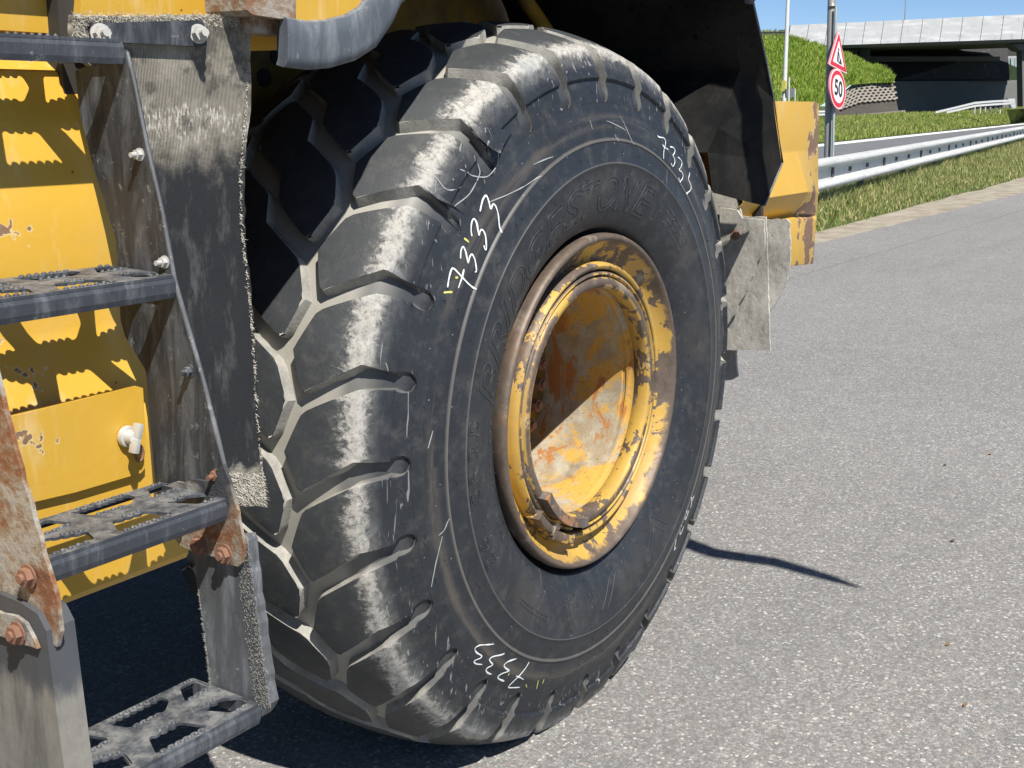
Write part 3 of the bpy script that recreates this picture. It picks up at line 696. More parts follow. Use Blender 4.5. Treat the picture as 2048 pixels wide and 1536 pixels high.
# ------------------------------------------------------------------ access ladder
LX, RX = -1.600, -1.305
BOLTS = []
def bolt(q, ax, val, dirv, r, h, stud, mat, parent, name='bolt'):
    p = at(q, ax, val); bm = bmesh.new(); hexnut(bm, p, dirv, r, h, stud); bevel(bm, .0008, 1, 40); return bm_obj(name, bm, mat, parent)
sp = plate('side_plate', [(246, 99), (256, 128), (262, 150), (290, 290), (320, 420), (345, 560), (372, 655), (400, 750), (430, 870), (458, 985), (440, 992), (312, 987), (299, 830), (292, 742), (250, 672), (241, 640), (236, 560), (232, 480), (190, 345), (160, 230), (150, 142)], 0, RX, .008, BLACK, LO, .002)
sp['label'] = 'black steel side plate at the wheel end of the steps'
for q, m_ in (((280, 309), BOLTM), ((330, 524), BOLTM), ((380, 742), BLACK), ((433, 950), RUSTBOLT)):
    bolt(q, 0, RX, (-1, -.1, 0), .0072, .007, .009, m_, sp)
# welded edge strip along the front of the plate
bm = bmesh.new()
E = [at(q, 0, RX) for q in [(250, 104), (262, 152), (290, 292), (320, 422), (345, 562), (372, 657), (400, 752), (430, 872), (458, 984)]]
tube(bm, [p + Vector((.003, -.0008, 0)) for p in E], [.0028, .0024, .0028, .0026, .0034, .004, .003, .004, .0026], 8); bm_obj('edge_bead', bm, FLAP, sp, 60)
br = plate('bracket', [(318, 980), (352, 962), (420, 962), (432, 940), (446, 930), (460, 965), (474, 1020), (485, 1085), (486, 1128), (476, 1134), (430, 1114), (360, 1092), (350, 1078), (356, 1040)], 0, RX - .006, .005, RUST, LO, .0015, rough=.012)
br['label'] = 'rusty flaking bracket below the third step'
for q in ((400, 1090), (450, 1108)): bolt(q, 0, RX - .006, (-1, 0, 0), .012, .008, .004, RUSTBOLT, br)
fr = plate('rubber_strap', [(384, 1085), (488, 1070), (492, 1080), (505, 1180), (518, 1280), (530, 1370), (537, 1408), (520, 1434), (424, 1402), (417, 1330), (405, 1240), (392, 1140)], 0, RX + .002, .020, FLAP, LO, .002, rough=.012)
fr['label'] = 'frayed grey rubber strap holding the wheel end of the lowest step'
lp = plate('side_plate', [(-140, 600), (-70, 560), (-30, 660), (0, 780), (30, 900), (60, 1005), (90, 1115), (112, 1190), (118, 1260), (112, 1292), (60, 1262), (-140, 1180)], 0, LX - .002, .006, RUST, LO, .0015, rough=.02)
lp['label'] = 'rust eaten side plate at the front end of the steps'
for q in ((58, 1152), (38, 1268)): bolt(q, 0, LX - .004, (-1, 0, 0), .012, .008, .005, RUSTBOLT, lp)
fl_ = plate('rubber_strap', [(-140, 1150), (-30, 1180), (0, 1188), (40, 1205), (75, 1228), (92, 1262), (110, 1400), (128, 1536), (145, 1660), (-140, 1660)], 0, LX - .010, .040, FLAP2, LO, .003)
fl_['label'] = 'thick grey rubber strap at the front end of the lowest step'
pk = plate('bracket', [(-140, 1200), (0, 1222), (30, 1232), (52, 1250), (68, 1280), (74, 1297), (40, 1290), (0, 1272), (-140, 1240)], 0, LX - .016, .005, RUST, fl_, .001, rough=.012)
bolt((36, 1266), 0, LX - .018, (-1, 0, 0), .012, .008, .004, RUSTBOLT, fl_)

# steps: perforated top with serrated openings, front and rear lips
SW, SD = RX - LX - .004, .140
holes = [[(.115, .010), (.205, .010), (.190, .050), (.137, .052)], [(.250, .012), (.288, .016), (.290, .034), (.270, .055), (.228, .055)], [(.012, .012), (.082, .014), (.094, .046), (.048, .068), (.012, .064)],
         [(.140, .094), (.200, .092), (.224, .112), (.224, .130), (.128, .130)], [(.234, .090), (.288, .098), (.290, .130), (.258, .130)], [(.052, .084), (.106, .092), (.094, .130), (.036, .130)]]
def roundpoly(P, r=.006, n_=3):
    out = []
    for i, p in enumerate(P):
        a = Vector(P[i - 1]); b = Vector(p); c = Vector(P[(i + 1) % len(P)])
        u = (a - b).normalized() * r; v_ = (c - b).normalized() * r
        for k in range(n_ + 1):
            t = k / n_; out.append(tuple((b + u) * (1 - t) ** 2 + b * 2 * t * (1 - t) + (b + v_) * t * t))
    return out
def serrate(P):
    out = []
    for i, p in enumerate(P):
        q = P[(i + 1) % len(P)]; a, b = Vector(p), Vector(q); L = (b - a).length
        if L > .03 and abs(b.y - a.y) < abs(b.x - a.x) * .8:
            n_ = int(L / .0115); t = (b - a).normalized(); nrm = Vector((-t.y, t.x)); k = 0
            for j in range(n_):
                c = a + t * (L * (j + .0) / n_)
                out += [tuple(c), tuple(c + t * L / n_ * .25 + nrm * .0032), tuple(c + t * L / n_ * .5 + nrm * .0040), tuple(c + t * L / n_ * .75 + nrm * .0032)]
        else: out.append(p)
    return out
def make_step():
    bm = bmesh.new(); outer = roundpoly([(0, 0), (SW, 0), (SW, SD), (0, SD)], .006)
    hs = [serrate(roundpoly(h)) for h in holes]
    vs, es = [], []
    for P in [outer] + hs:
        b = len(vs); vs += [Vector(p) for p in P]; es += [(b + i, b + (i + 1) % len(P)) for i in range(len(P))]
    V, E_, Fc, *_ = delaunay_2d_cdt(vs, es, [], 0, 1e-6)
    def pin(x, y, P):
        c = False
        for i in range(len(P)):
            (x1, y1), (x2, y2) = P[i - 1], P[i]
            if (y1 > y) != (y2 > y) and x < (x2 - x1) * (y - y1) / (y2 - y1) + x1: c = not c
        return c
    T = [bm.verts.new((v.x, v.y, 0)) for v in V]
    for f in Fc:
        cx = sum(V[i].x for i in f) / len(f); cy = sum(V[i].y for i in f) / len(f)
        if pin(cx, cy, outer) and not any(pin(cx, cy, h) for h in hs): bm.faces.new([T[i] for i in f])
    r = bmesh.ops.extrude_face_region(bm, geom=bm.faces[:])
    bmesh.ops.translate(bm, verts=[g for g in r['geom'] if isinstance(g, bmesh.types.BMVert)], vec=(0, 0, -.004))
    loose = [v for v in bm.verts if not v.link_faces]; bmesh.ops.delete(bm, geom=loose)
    # rolled lips: front lip deep, rear lip shallow
    for y0, sgn, h in ((0, 1, .032), (SD, -1, .012)):
        pr = [(y0 + sgn * .006, -.0005), (y0 + sgn * .001, -.003), (y0 - sgn * .002, -.010), (y0 - sgn * .001, -h * .75), (y0 + sgn * .002, -h), (y0 + sgn * .006, -h + .001), (y0 + sgn * .0045, -h * .7), (y0 + sgn * .0045, -.008)]
        A = [bm.verts.new((0, y, z)) for y, z in pr]; B = [bm.verts.new((SW, y, z)) for y, z in pr]
        bm.faces.new(A); bm.faces.new(B[::-1])
        for i in range(len(A)): bm.faces.new((A[i], B[i], B[(i + 1) % len(A)], A[(i + 1) % len(A)]))
    for x in (.003, SW - .003): box(bm, (x, SD / 2, -.014), (.005, SD - .012, .024))
    me = bpy.data.meshes.new('step'); bmesh.ops.recalc_face_normals(bm, faces=bm.faces); bm.to_mesh(me); bm.free(); me.materials.append(STEPM)
    bt = bmesh.new()
    for h in holes:
        for i in range(len(h)):
            a, b = Vector(h[i]), Vector(h[(i + 1) % len(h)]); L = (b - a).length
            if L < .025 or abs(b.y - a.y) > abs(b.x - a.x) * .8: continue
            t = (b - a) / L; cen = Vector((sum(p[0] for p in h) / len(h), sum(p[1] for p in h) / len(h))); nr = ((a + b) / 2 - cen).normalized() * .0035
            k = int((L - .008) / .0115)
            for j in range(k):
                c = a + t * (.008 + .0115 * j) + nr
                bmesh.ops.create_icosphere(bt, subdivisions=1, radius=1, matrix=Matrix.Translation((c.x, c.y, -.0008)) @ Matrix.Diagonal((.0043, .0040, .0048, 1)))
    mt = bpy.data.meshes.new('tooth'); bt.to_mesh(mt); bt.free(); mt.materials.append(STEPM); mt.polygons.foreach_set('use_smooth', [True] * len(mt.polygons))
    return me, mt
sm_, tm_ = make_step()
for i, (y, z, lb) in enumerate(((-.210, .652, 'lowest step of the ladder'), (-.166, .950, 'second step of the ladder from the ground'), (-.082, 1.254, 'third step of the ladder from the ground'), (-.004, 1.566, 'top step of the ladder'))):
    o = link('step', sm_, LO, (LX + .002, y, z)); o['label'] = lb
    t = link('tread_teeth', tm_, o); t['kind'] = 'stuff'
    o.rotation_euler = (radians((0, -1, 1, -1.5)[i]), 0, 0)

# ------------------------------------------------------------------ yellow body behind the steps
def extr_x(name, pr, x0, x1, mat, parent, t=.01, seg=1, sm=30):
    """sheet whose (y, z) profile runs from x0 to x1, thickness t inwards (+y)"""
    bm = bmesh.new(); A = [bm.verts.new((x0, y, z)) for y, z in pr]; B = [bm.verts.new((x1, y, z)) for y, z in pr]
    A2 = [bm.verts.new((x0, y + t, z)) for y, z in pr]; B2 = [bm.verts.new((x1, y + t, z)) for y, z in pr]
    for i in range(len(pr) - 1):
        bm.faces.new((A[i], B[i], B[i + 1], A[i + 1])); bm.faces.new((A2[i], A2[i + 1], B2[i + 1], B2[i]))
        bm.faces.new((A[i], A[i + 1], A2[i + 1], A2[i])); bm.faces.new((B[i], B2[i], B2[i + 1], B[i + 1]))
    bm.faces.new((A[0], A2[0], B2[0], B[0])); bm.faces.new((A[-1], B[-1], B2[-1], A2[-1]))
    return bm_obj(name, bm, mat, parent, sm)
bp = extr_x('body_panel', [(.19, 1.550), (.152, 1.525), (.132, 1.475), (.115, 1.44), (.104, 1.395), (.092, 1.36), (.082, 1.30), (.078, 1.24), (.076, 1.175), (.070, 1.155), (.018, 1.05), (.010, 1.035), (.008, 1.00), (.008, .81), (.014, .80)], -3.2, RX + .07, YEL, LO, .012)
bp['label'] = 'yellow stepped side panel behind the ladder'
dr = plate('compartment_door', [(-200, 878), (-40, 848), (0, 838), (150, 802), (272, 772), (286, 776), (291, 860), (291, 935), (282, 946), (150, 985), (60, 1006), (-200, 1060)], 1, -.002, .008, YEL, LO, .002)
dr['label'] = 'yellow compartment door with a silver latch below the second step'
# latch: wing knob on a round boss
lc = at((252, 872), 1, -.004); bm = bmesh.new()
cyl(bm, lc, lc + Vector((0, -.008, 0)), .016, .015, 20); cyl(bm, lc + Vector((0, -.008, 0)), lc + Vector((0, -.020, 0)), .011, .009, 16)
for s_ in (-1, 1): box(bm, lc + Vector((.003 * s_, -.022, .010 * s_)), (.009, .014, .022), Matrix.Rotation(radians(15), 3, 'Y'))
bevel(bm, .002, 2, 35); bm_obj('latch_knob', bm, mat_plain('cast zinc', (.62, .62, .60), .35, .4, .1, 60), dr, 50)
hp = at((273, 905), 1, -.004); bm = bmesh.new()
tube(bm, [hp + Vector((.007 * cos(a / 10 * 2 * pi), -.006, .012 * sin(a / 10 * 2 * pi))) for a in range(11)], .0022, 6); bm_obj('padlock_eye', bm, RUSTBOLT, dr, 50)
tp = plate('upper_panel', [(-250, -60), (126, -60), (128, 8), (130, 62), (124, 68), (0, 60), (-250, 46)], 1, .165, .03, YEL, LO, .003)
plate('upper_frame', [(-250, -80), (150, -80), (152, 20), (152, 78), (-250, 76)], 1, .205, .02, YEL, LO)
plate('side_skin', [(168, -80), (497, -80), (486, 330), (245, 330), (200, 112), (152, 100), (160, 26)], 1, .125, .02, YEL, LO)  # lower part extended behind the flap to block sun leaking through
plate('side_skin', [(490, -80), (720, -90), (700, 4), (650, 30), (560, 100), (497, 102)], 1, .115, .015, YEL, LO)

# conveyor-belt mud flap with clamp bar
BP = [(147, 30), (250, 33), (380, 30), (500, 26), (503, 120), (503, 190), (496, 264), (489, 350), (490, 460), (500, 560), (503, 610), (511, 690), (517, 810), (524, 930), (535, 1016), (500, 1010), (468, 1002), (455, 952), (420, 850), (330, 560), (250, 170), (150, 110)]
ft = plate('mud_flap', BP, 1, .060, .012, BELT, LO, .0015, rough=.014); ft['label'] = 'hanging mud flap cut from frayed conveyor belt'
cb_ = plate('clamp_bar', [(184, 46), (404, 40), (416, 60), (414, 90), (404, 93), (190, 82)], 1, .048, .011, BLACK, ft, .002)
for q in ((200, 68), (396, 68)): bolt(q, 1, .047, (-.30, -1, .06), .0115, .012, .012, BOLTM, ft)
bm = bmesh.new()
def fibre(p, dv, L, wd):
    a = bm.verts.new(p); b = bm.verts.new(p + Vector((wd, 0, wd))); m_ = p + dv * L * .5 + Vector((R() - .5, R() - .5, R() - .5)) * L * .3
    c = bm.verts.new(m_); e = bm.verts.new(m_ + Vector((wd * .7, 0, wd * .7))); t = bm.verts.new(p + dv * L + Vector((R() - .5, R() - .5, R() - .5)) * L * .5)
    bm.faces.new((a, b, e, c)); bm.faces.new((c, e, t))
for i in range(1500):
    t = R(); p = at((147 + 350 * t, 30 + 24 * R() ** 1.5), 1, .058 - .001 * R()); fibre(p, Vector((R() - .5, -.6 * R(), R() - .25)), .004 + .010 * R() ** 2, .0008)
for i in range(700):
    p = at((147 + 18 * R(), 30 + 60 * R()), 1, .0585); fibre(p, Vector((R() - .6, -.6 * R(), R() - .5)), .006 + .010 * R() ** 2, .0008)
ED = [(495, 30), (495, 150), (487, 264), (480, 350), (482, 460), (494, 560), (506, 690), (512, 820), (530, 1005)]
for i in range(1500):
    k = R() ** .8 * (len(ED) - 1); a = int(k); f = k - a; q = (ED[a][0] + (ED[min(a + 1, 8)][0] - ED[a][0]) * f + 4 * (R() - .5) + 2 * mnoise.noise(Vector((k * 5, 0, 0))), ED[a][1] + (ED[min(a + 1, 8)][1] - ED[a][1]) * f)
    if 0.5 < (k * 2.7) % 1 and R() < .7: continue
    fibre(at(q, 1, .0585), Vector(((R() - .5) * .7, -.5 * R(), R() - .5)), .004 + .010 * R() ** 3, .0009)
for i in range(700):
    p = at((455 + 75 * R(), 945 + 65 * R()), 1, .0588); fibre(p, Vector(((R() - .3), -.35 * R(), .4 * R() - .5)), .005 + .012 * R(), .0007)
o = bm_obj('frayed_fibre', bm, LINT, ft, recalc=False); o['kind'] = 'stuff'
bm = bmesh.new()                                          # fuzz on the frayed strap by the lowest step
SE = [(490, 1080), (505, 1180), (518, 1280), (530, 1370), (536, 1412)]
for i in range(1500):
    k = R() * 3.999; a = int(k); f = k - a; q = (SE[a][0] + (SE[a + 1][0] - SE[a][0]) * f - 30 * R() ** 1.6 + 3, SE[a][1] + (SE[a + 1][1] - SE[a][1]) * f)
    fibre(at(q, 0, RX + .001), Vector((-.5 * R(), -(R()) * .8, R() - .5)), .003 + .006 * R() ** 2, .0009)
SL = [(388, 1110), (405, 1240), (417, 1330), (424, 1400)]
for i in range(500):
    k = R() * 2.999; a = int(k); f = k - a; q = (SL[a][0] + (SL[a + 1][0] - SL[a][0]) * f, SL[a][1] + (SL[a + 1][1] - SL[a][1]) * f)
    fibre(at(q, 0, RX + .001), Vector((-.3 * R(), R() * .8, R() - .5)), .002 + .005 * R() ** 2, .0008)
o = bm_obj('frayed_fibre', bm, LINT2, fr, recalc=False); o['kind'] = 'stuff'

# ------------------------------------------------------------------ wheel arch: rubber lip, yellow flank, liner and rear guard
ARCH = [(-1.000, 1.556), (-.95, 1.553), (-.90, 1.557), (-.84, 1.570), (-.79, 1.592), (-.755, 1.625), (-.725, 1.665), (-.66, 1.70), (-.60, 1.755), (-.54, 1.82), (-.46, 1.90), (-.36, 1.98), (-.22, 2.05), (0, 2.10), (.22, 2.09), (.42, 2.02), (.58, 1.93), (.70, 1.83), (.767, 1.758)]
def offs(P, d_):
    out = []
    for i, p in enumerate(P):
        a, b = P[max(i - 1, 0)], P[min(i + 1, len(P) - 1)]; tx, tz = b[0] - a[0], b[1] - a[1]; L = hypot(tx, tz); out.append((p[0] - tz / L * d_, p[1] + tx / L * d_))
    return out
bm = bmesh.new(); sec = [(-.014, .016), (-.018, .0), (-.013, -.007), (.0, -.0095), (.030, -.009), (.054, -.0075), (.058, .0), (.056, .008), (-.004, .012)]
rings = []
OF = {d_: offs(ARCH, d_) for d_ in set(s_[0] for s_ in sec)}
for i in range(len(ARCH)): rings.append([bm.verts.new((OF[a][i][0], y, OF[a][i][1])) for a, y in sec])
for A, B in zip(rings, rings[1:]):
    for k in range(len(sec)): bm.faces.new((A[k], A[(k + 1) % len(sec)], B[(k + 1) % len(sec)], B[k]))
bm.faces.new(rings[0]); bm.faces.new(rings[-1][::-1])
o = bm_obj('arch_lip', bm, TRIM, LO, 60); o['label'] = 'curved grey rubber lip round the wheel arch'
up = [(x, z) for x, z in OF[.054]]
bm = bmesh.new(); prism(bm, [Vector((x, .004, z)) for x, z in up] + [Vector((.80, .004, 2.6)), Vector((-1.02, .004, 2.6))], Vector((0, .012, 0)))
o = bm_obj('wheel_arch_flank', bm, YEL, LO); o['label'] = 'yellow body side above the wheel'
bm = bmesh.new()                                         # liner over the tyre
LN = offs(ARCH, .02)[6:] + [(.83, 1.70), (.93, 1.56), (1.02, 1.38)]
for (x0, z0), (x1, z1) in zip(LN, LN[1:]):
    f = [bm.verts.new(p) for p in ((x0, .014, z0), (x1, .014, z1), (x1, .80, z1), (x0, .80, z0))]; bm.faces.new(f)
bmesh.ops.remove_doubles(bm, verts=bm.verts, dist=1e-4); bmesh.ops.solidify(bm, geom=bm.faces[:], thickness=.01)
bm_obj('arch_liner', bm, GUARD, LO, 40)
# rear guard: hanging sheet with a pressed outer strip
bm = bmesh.new()
O1 = [at(q, 1, 0.0) for q in [(1484, -60), (1503, 0), (1528, 110), (1545, 195), (1563, 325), (1527, 411)]]
I1 = [at(q, 1, .06) for q in [(1440, -60), (1456, 0), (1472, 80), (1480, 140), (1436, 255), (1415, 305)]]
I2 = [p + Vector((.05, .10, -.01)) for p in I1]
I3 = [Vector((p.x + .02, .80, p.z)) for p in I1]
G = [O1, I1, I3]
V_ = [[bm.verts.new(p) for p in row] for row in G]
for a in range(2):
    for i in range(5): bm.faces.new((V_[a][i], V_[a + 1][i], V_[a + 1][i + 1], V_[a][i + 1]))
bq = [at((1483, 401), 1, .03), at((1425, 385), 1, .06)]
b1, b2 = bm.verts.new(bq[0]), bm.verts.new(bq[1]); bm.faces.new((V_[0][5], V_[1][5], b2, b1))
bmesh.ops.solidify(bm, geom=bm.faces[:], thickness=.008)
o = bm_obj('rear_guard', bm, GUARD, LO, 20); o['label'] = 'dark mud splashed guard hanging behind the tyre'
bm = bmesh.new(); tube(bm, [p + Vector((.003, -.002, 0)) for p in O1], .0032, 8); bm_obj('guard_edge', bm, TRIM, o, 60)
# brown bracket and plates left of the arch lip
o = plate('bracket', [(488, -60), (592, -60), (592, 38), (560, 37), (505, 29), (494, 20)], 1, .0, .09, RUST, LO, .004); o['label'] = 'red brown bracket above the mud flap'
plate('spacer', [(505, 33), (578, 38), (574, 72), (508, 64)], 1, .03, .05, RUST, LO, .003)
plate('spacer', [(571, 44), (584, 45), (584, 106), (572, 102)], 1, .015, .02, BLACK, LO, .001)
plate('cross_plate', [(500, 60), (580, 66), (580, 100), (500, 97)], 1, .09, .01, YEL, LO, .001)
# chassis behind the wheel and under the cab
def block(name, lo, hi, mat, label=None):
    bm = bmesh.new(); lo, hi = Vector(lo), Vector(hi); box(bm, (lo + hi) / 2, hi - lo); o = bm_obj(name, bm, mat, LO)
    if label: o['label'] = label
    return o
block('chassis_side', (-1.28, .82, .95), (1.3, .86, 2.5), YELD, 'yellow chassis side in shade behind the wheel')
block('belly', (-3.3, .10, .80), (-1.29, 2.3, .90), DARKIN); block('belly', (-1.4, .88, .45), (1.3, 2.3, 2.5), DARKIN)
block('cab_side', (-3.3, .13, 1.66), (-1.0, 2.3, 3.3), YEL); block('engine_cover', (-1.0, .02, 2.62), (1.1, 2.3, 2.75), YEL)
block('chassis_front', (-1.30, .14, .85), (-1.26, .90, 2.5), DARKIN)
cpq = [(500, 96), (700, 92), (720, 190), (600, 300), (500, 300)]
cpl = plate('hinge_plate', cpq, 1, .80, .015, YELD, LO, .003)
for q in ((556, 112), (530, 155)):
    bm = bmesh.new(); p = at(q, 1, .795); cyl(bm, p, p + Vector((0, .01, 0)), .022, seg=16); bm_obj('bolt_hole', bm, DARKIN, cpl)
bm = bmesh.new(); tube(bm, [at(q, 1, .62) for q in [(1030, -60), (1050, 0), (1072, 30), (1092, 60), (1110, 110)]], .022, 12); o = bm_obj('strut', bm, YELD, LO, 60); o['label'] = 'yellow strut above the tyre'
bm = bmesh.new(); cyl(bm, (0, .30, HUB), (0, 1.2, HUB), .15, .22, 24); cyl(bm, (0, .9, HUB), (0, 2.3, HUB), .26, .26, 24); bm_obj('axle', bm, DARKIN, LO, 40)

# mudflap plates behind the tyre
o = plate('mud_plate', [(1380, 383), (1437, 383), (1462, 380), (1471, 384), (1480, 418), (1484, 433), (1532, 434), (1540, 700), (1380, 700)], 0, 1.13, .008, MUD, LO, .002, rough=.008); o['label'] = 'stepped plate caked in pale mud behind the tyre'
bolt((1474, 470), 0, 1.115, (-1, -.2, 0), .014, .012, .010, RUSTBOLT, o)
plate('mud_plate', [(1440, 418), (1472, 418), (1484, 436), (1526, 438), (1530, 490), (1512, 540), (1490, 590), (1440, 680)], 0, 1.112, .010, MUD, LO, .003, rough=.02)
plate('mud_plate', [(1520, 439), (1574, 439), (1580, 446), (1580, 532), (1575, 560), (1560, 592), (1540, 625), (1528, 660), (1518, 692), (1400, 688), (1400, 500)], 0, 1.145, .008, MUD, LO, .002, rough=.010)
o = plate('mud_plate', [(1440, 692), (1472, 692), (1472, 735), (1474, 752), (1462, 760), (1440, 760)], 0, 1.18, .012, MUD, LO, .002, rough=.015)
plate('latch_post', [(1500, 400), (1522, 402), (1522, 436), (1505, 436)], 0, 1.30, .02, DARKIN, LO, .001)

# rear counterweight, paint flaked on its corner
CWY = .20
prf = [((1633, 203), 0.0), ((1594, 302), 0.0), ((1616, 384), -.045), ((1588, 430), .035), ((1582, 438), -.01), ((1580, 533), -.01)]
Ecr = [(1638, 206), (1637, 302), (1637, 384), (1634, 432), (1633, 440), (1627, 528)]
bm = bmesh.new(); A = []; B = []; C_ = []; D_ = []
for (q, dy), e in zip(prf, Ecr):
    p = at(q, 1, CWY + dy); B.append(bm.verts.new(p)); A.append(bm.verts.new((1.12, p.y, at((1400, q[1]), 1, CWY + dy).z * .0 + p.z)))
    c = at(e, 1, CWY + .035); C_.append(bm.verts.new(c)); D_.append(bm.verts.new((c.x - .02, c.y + 1.9, c.z)))
for i in range(len(prf) - 1):
    for X, Y_ in ((A, B), (B, C_), (C_, D_)): bm.faces.new((X[i], X[i + 1], Y_[i + 1], Y_[i]))
t0 = bm.verts.new((1.12, 2.1, A[0].co.z)); bm.faces.new((A[0], B[0], C_[0], D_[0], t0))
t1 = bm.verts.new((1.12, 2.1, A[-1].co.z)); bm.faces.new((A[-1], t1, D_[-1], C_[-1], B[-1]))
bmesh.ops.recalc_face_normals(bm, faces=bm.faces); bevel(bm, .006, 2, 12)
o = bm_obj('counterweight', bm, YELCHIP, LO, 25); o['label'] = 'yellow rear counterweight with flaked rusty corner'
# unseen bar added overhead, traced back along the sun from its road shadow
ZM = 2.6
arm = [Vector((x, y, 0)) + SUN * (ZM / SUN.z) for x, y in ((1.50, 1.45), (1.36, .80), (1.255, .42), (1.205, .24), (1.245, .04), (1.215, -.16), (1.19, -.27))]
bm = bmesh.new(); tube(bm, arm, [.05, .05, .046, .042, .038, .028, .006], 10); o = bm_obj('shadow_bar', bm, BLACK, LO, 60)
o['label'] = 'unseen black bar added overhead to cast the shadow band on the road'

# ------------------------------------------------------------------ the ground
def sheet(name, pts, mat, z=None, kind='structure', label=None):
    bm = bmesh.new(); bm.faces.new([bm.verts.new(p if z is None else (p[0], p[1], z)) for p in pts]); bmesh.ops.triangulate(bm, faces=bm.faces)
    o = bm_obj(name, bm, mat); o['kind'] = kind
    if label: o['label'] = label
    return o
GRD = mat_ground('rough grass soil', [(.05, .06, .025), (.075, .10, .03), (.12, .13, .05)], .8)
DIRT = mat_ground('sandy dirt', [(.20, .17, .125), (.30, .265, .205), (.38, .345, .28)], 3, bsc=90)
sheet('terrain', [(-900, -900), (1500, -900), (1500, 1500), (-900, 1500)], GRD, -.03)
ex = lambda x: 3.42                                       # edge of the asphalt
sheet('road', [(-60, -40), (400, -40), (400, 3.45)] + [(x, 3.42 + .05 * mnoise.noise(Vector((x * .8, 0, 0)))) for x in [60 - .6 * i for i in range(150)]] + [(-60, 3.4)], ASPH, 0.0, label='grey asphalt road under the loader')
bm = bmesh.new()
xs = [-40 + .7 * i for i in range(340)]
for x0, x1 in zip(xs, xs[1:]):
    e = lambda x: 3.80 + .045 * (x - 10) + .14 * mnoise.noise(Vector((x * .5, 3, 0))) + .06 * mnoise.noise(Vector((x * 2.5, 3, 0)))
    bm.faces.new([bm.verts.new(p) for p in ((x0, 3.2, -.006), (x1, 3.2, -.006), (x1, e(x1), .0), (x0, e(x0), .0))])
bmesh.ops.remove_doubles(bm, verts=bm.verts, dist=1e-4); o = bm_obj('dirt_strip', bm, DIRT); o['kind'] = 'structure'
# verge rising from the dirt strip to the highway
railY = lambda x: 2.95 + .133 * x
def vergeZ(x, y): 
    t = max(0, min(1, (y - 3.9) / 3.0)); return -.012 + .05 * t + .04 * mnoise.noise(Vector((x * .7, y * .7, 0))) * t
bm = bmesh.new()
hwn = lambda x: 5.6 + .115 * x                             # near edge of the highway
for i in range(150):
    x0, x1 = -20 + i, -19 + i
    for k in range(6):
        ys = lambda x, k: 3.7 + (max(hwn(x), 4.4) - 3.7) * k / 6
        bm.faces.new([bm.verts.new((x, ys(x, kk), vergeZ(x, ys(x, kk)))) for x, kk in ((x0, k), (x1, k), (x1, k + 1), (x0, k + 1))])
bmesh.ops.remove_doubles(bm, verts=bm.verts, dist=1e-4); o = bm_obj('verge', bm, GRD, None, 60); o['kind'] = 'structure'
HWZ = .06
HW = mat_ground('smooth highway asphalt', [(.12, .125, .13), (.15, .155, .16), (.18, .182, .185)], 1.5, .8, 120)
far_l = [at(q, 2, HWZ) for q in [(1560, 294), (1640, 287), (1800, 272), (2048, 246)]]
dirn = (far_l[-1] - far_l[1]).normalized(); f0 = far_l[1] - dirn * 80; f1 = far_l[1] + dirn * 260
n0, n1 = Vector((-20, hwn(-20), 0)), Vector((260, hwn(260), 0))
sheet('highway', [(n0.x, n0.y, HWZ), (n1.x, n1.y, HWZ), (f1.x, f1.y, HWZ), (f0.x, f0.y, HWZ)], HW, label='smooth dark highway beyond the guard rail')
wp = mat_plain('white road paint', (.72, .72, .68), .7, 0, .08, 6)
nrm = Vector((-dirn.y, dirn.x, 0))
sheet('edge_line', [f0 - nrm * .9, f1 - nrm * .9, f1 - nrm * .2, f0 - nrm * .2], wp, HWZ + .004, label='white painted edge line of the highway')

# grass
def blades(name, spots, hgt, wid, mat, label, lean=.35):
    vs, fs = [], []
    for (x, y, z, k) in spots:
        a = R() * 2 * pi; h = hgt * (.45 + .9 * R()) * k; w_ = wid * (.6 + .8 * R()); lx, ly = (R() - .5) * 2 * lean * h, (R() - .5) * 2 * lean * h
        cx, cy = cos(a) * w_, sin(a) * w_; b = len(vs)
        vs += [(x - cx, y - cy, z), (x + cx, y + cy, z), (x + cx * .7 + lx * .4, y + cy * .7 + ly * .4, z + h * .6), (x - cx * .7 + lx * .4, y - cy * .7 + ly * .4, z + h * .6), (x + lx, y + ly, z + h)]
        fs += [(b, b + 1, b + 2, b + 3), (b + 3, b + 2, b + 4)]
    me = bpy.data.meshes.new(name); me.from_pydata(vs, [], fs); me.materials.append(mat); o = link(name, me); o['kind'] = 'stuff'; o['label'] = label; o['category'] = 'grass'
    return o
G1 = mat_grass('verge grass blades', (.12, .185, .035), (.27, .33, .085), (.55, .47, .24), .38)
G2 = mat_grass('field grass blades', (.17, .26, .04), (.32, .40, .08), (.50, .44, .18), .25)
G3 = mat_grass('bank vegetation', (.15, .27, .03), (.34, .46, .06), (.46, .46, .14), .18)
spots = []
for i in range(125000):
    x = 7 + 55 * R() ** 1.6; y0, y1 = 3.78 + .045 * (x - 10), hwn(x) - .1
    y = y0 + (y1 - y0) * R() ** 1.0 if y1 > y0 else y0
    t = (y - y0); rail = railY(x)
    k = .35 + .65 * min(1, t / 1.2) + .5 * math.exp(-((y - rail) / .4) ** 2)
    if t < .35 and R() > .25 + t: continue
    spots.append((x, y + .15 * mnoise.noise(Vector((x * 2, 7, 0))), vergeZ(x, y), k))
blades('verge_grass', spots, .15, .008, G1, 'long green and straw coloured grass under the guard rail', .5)

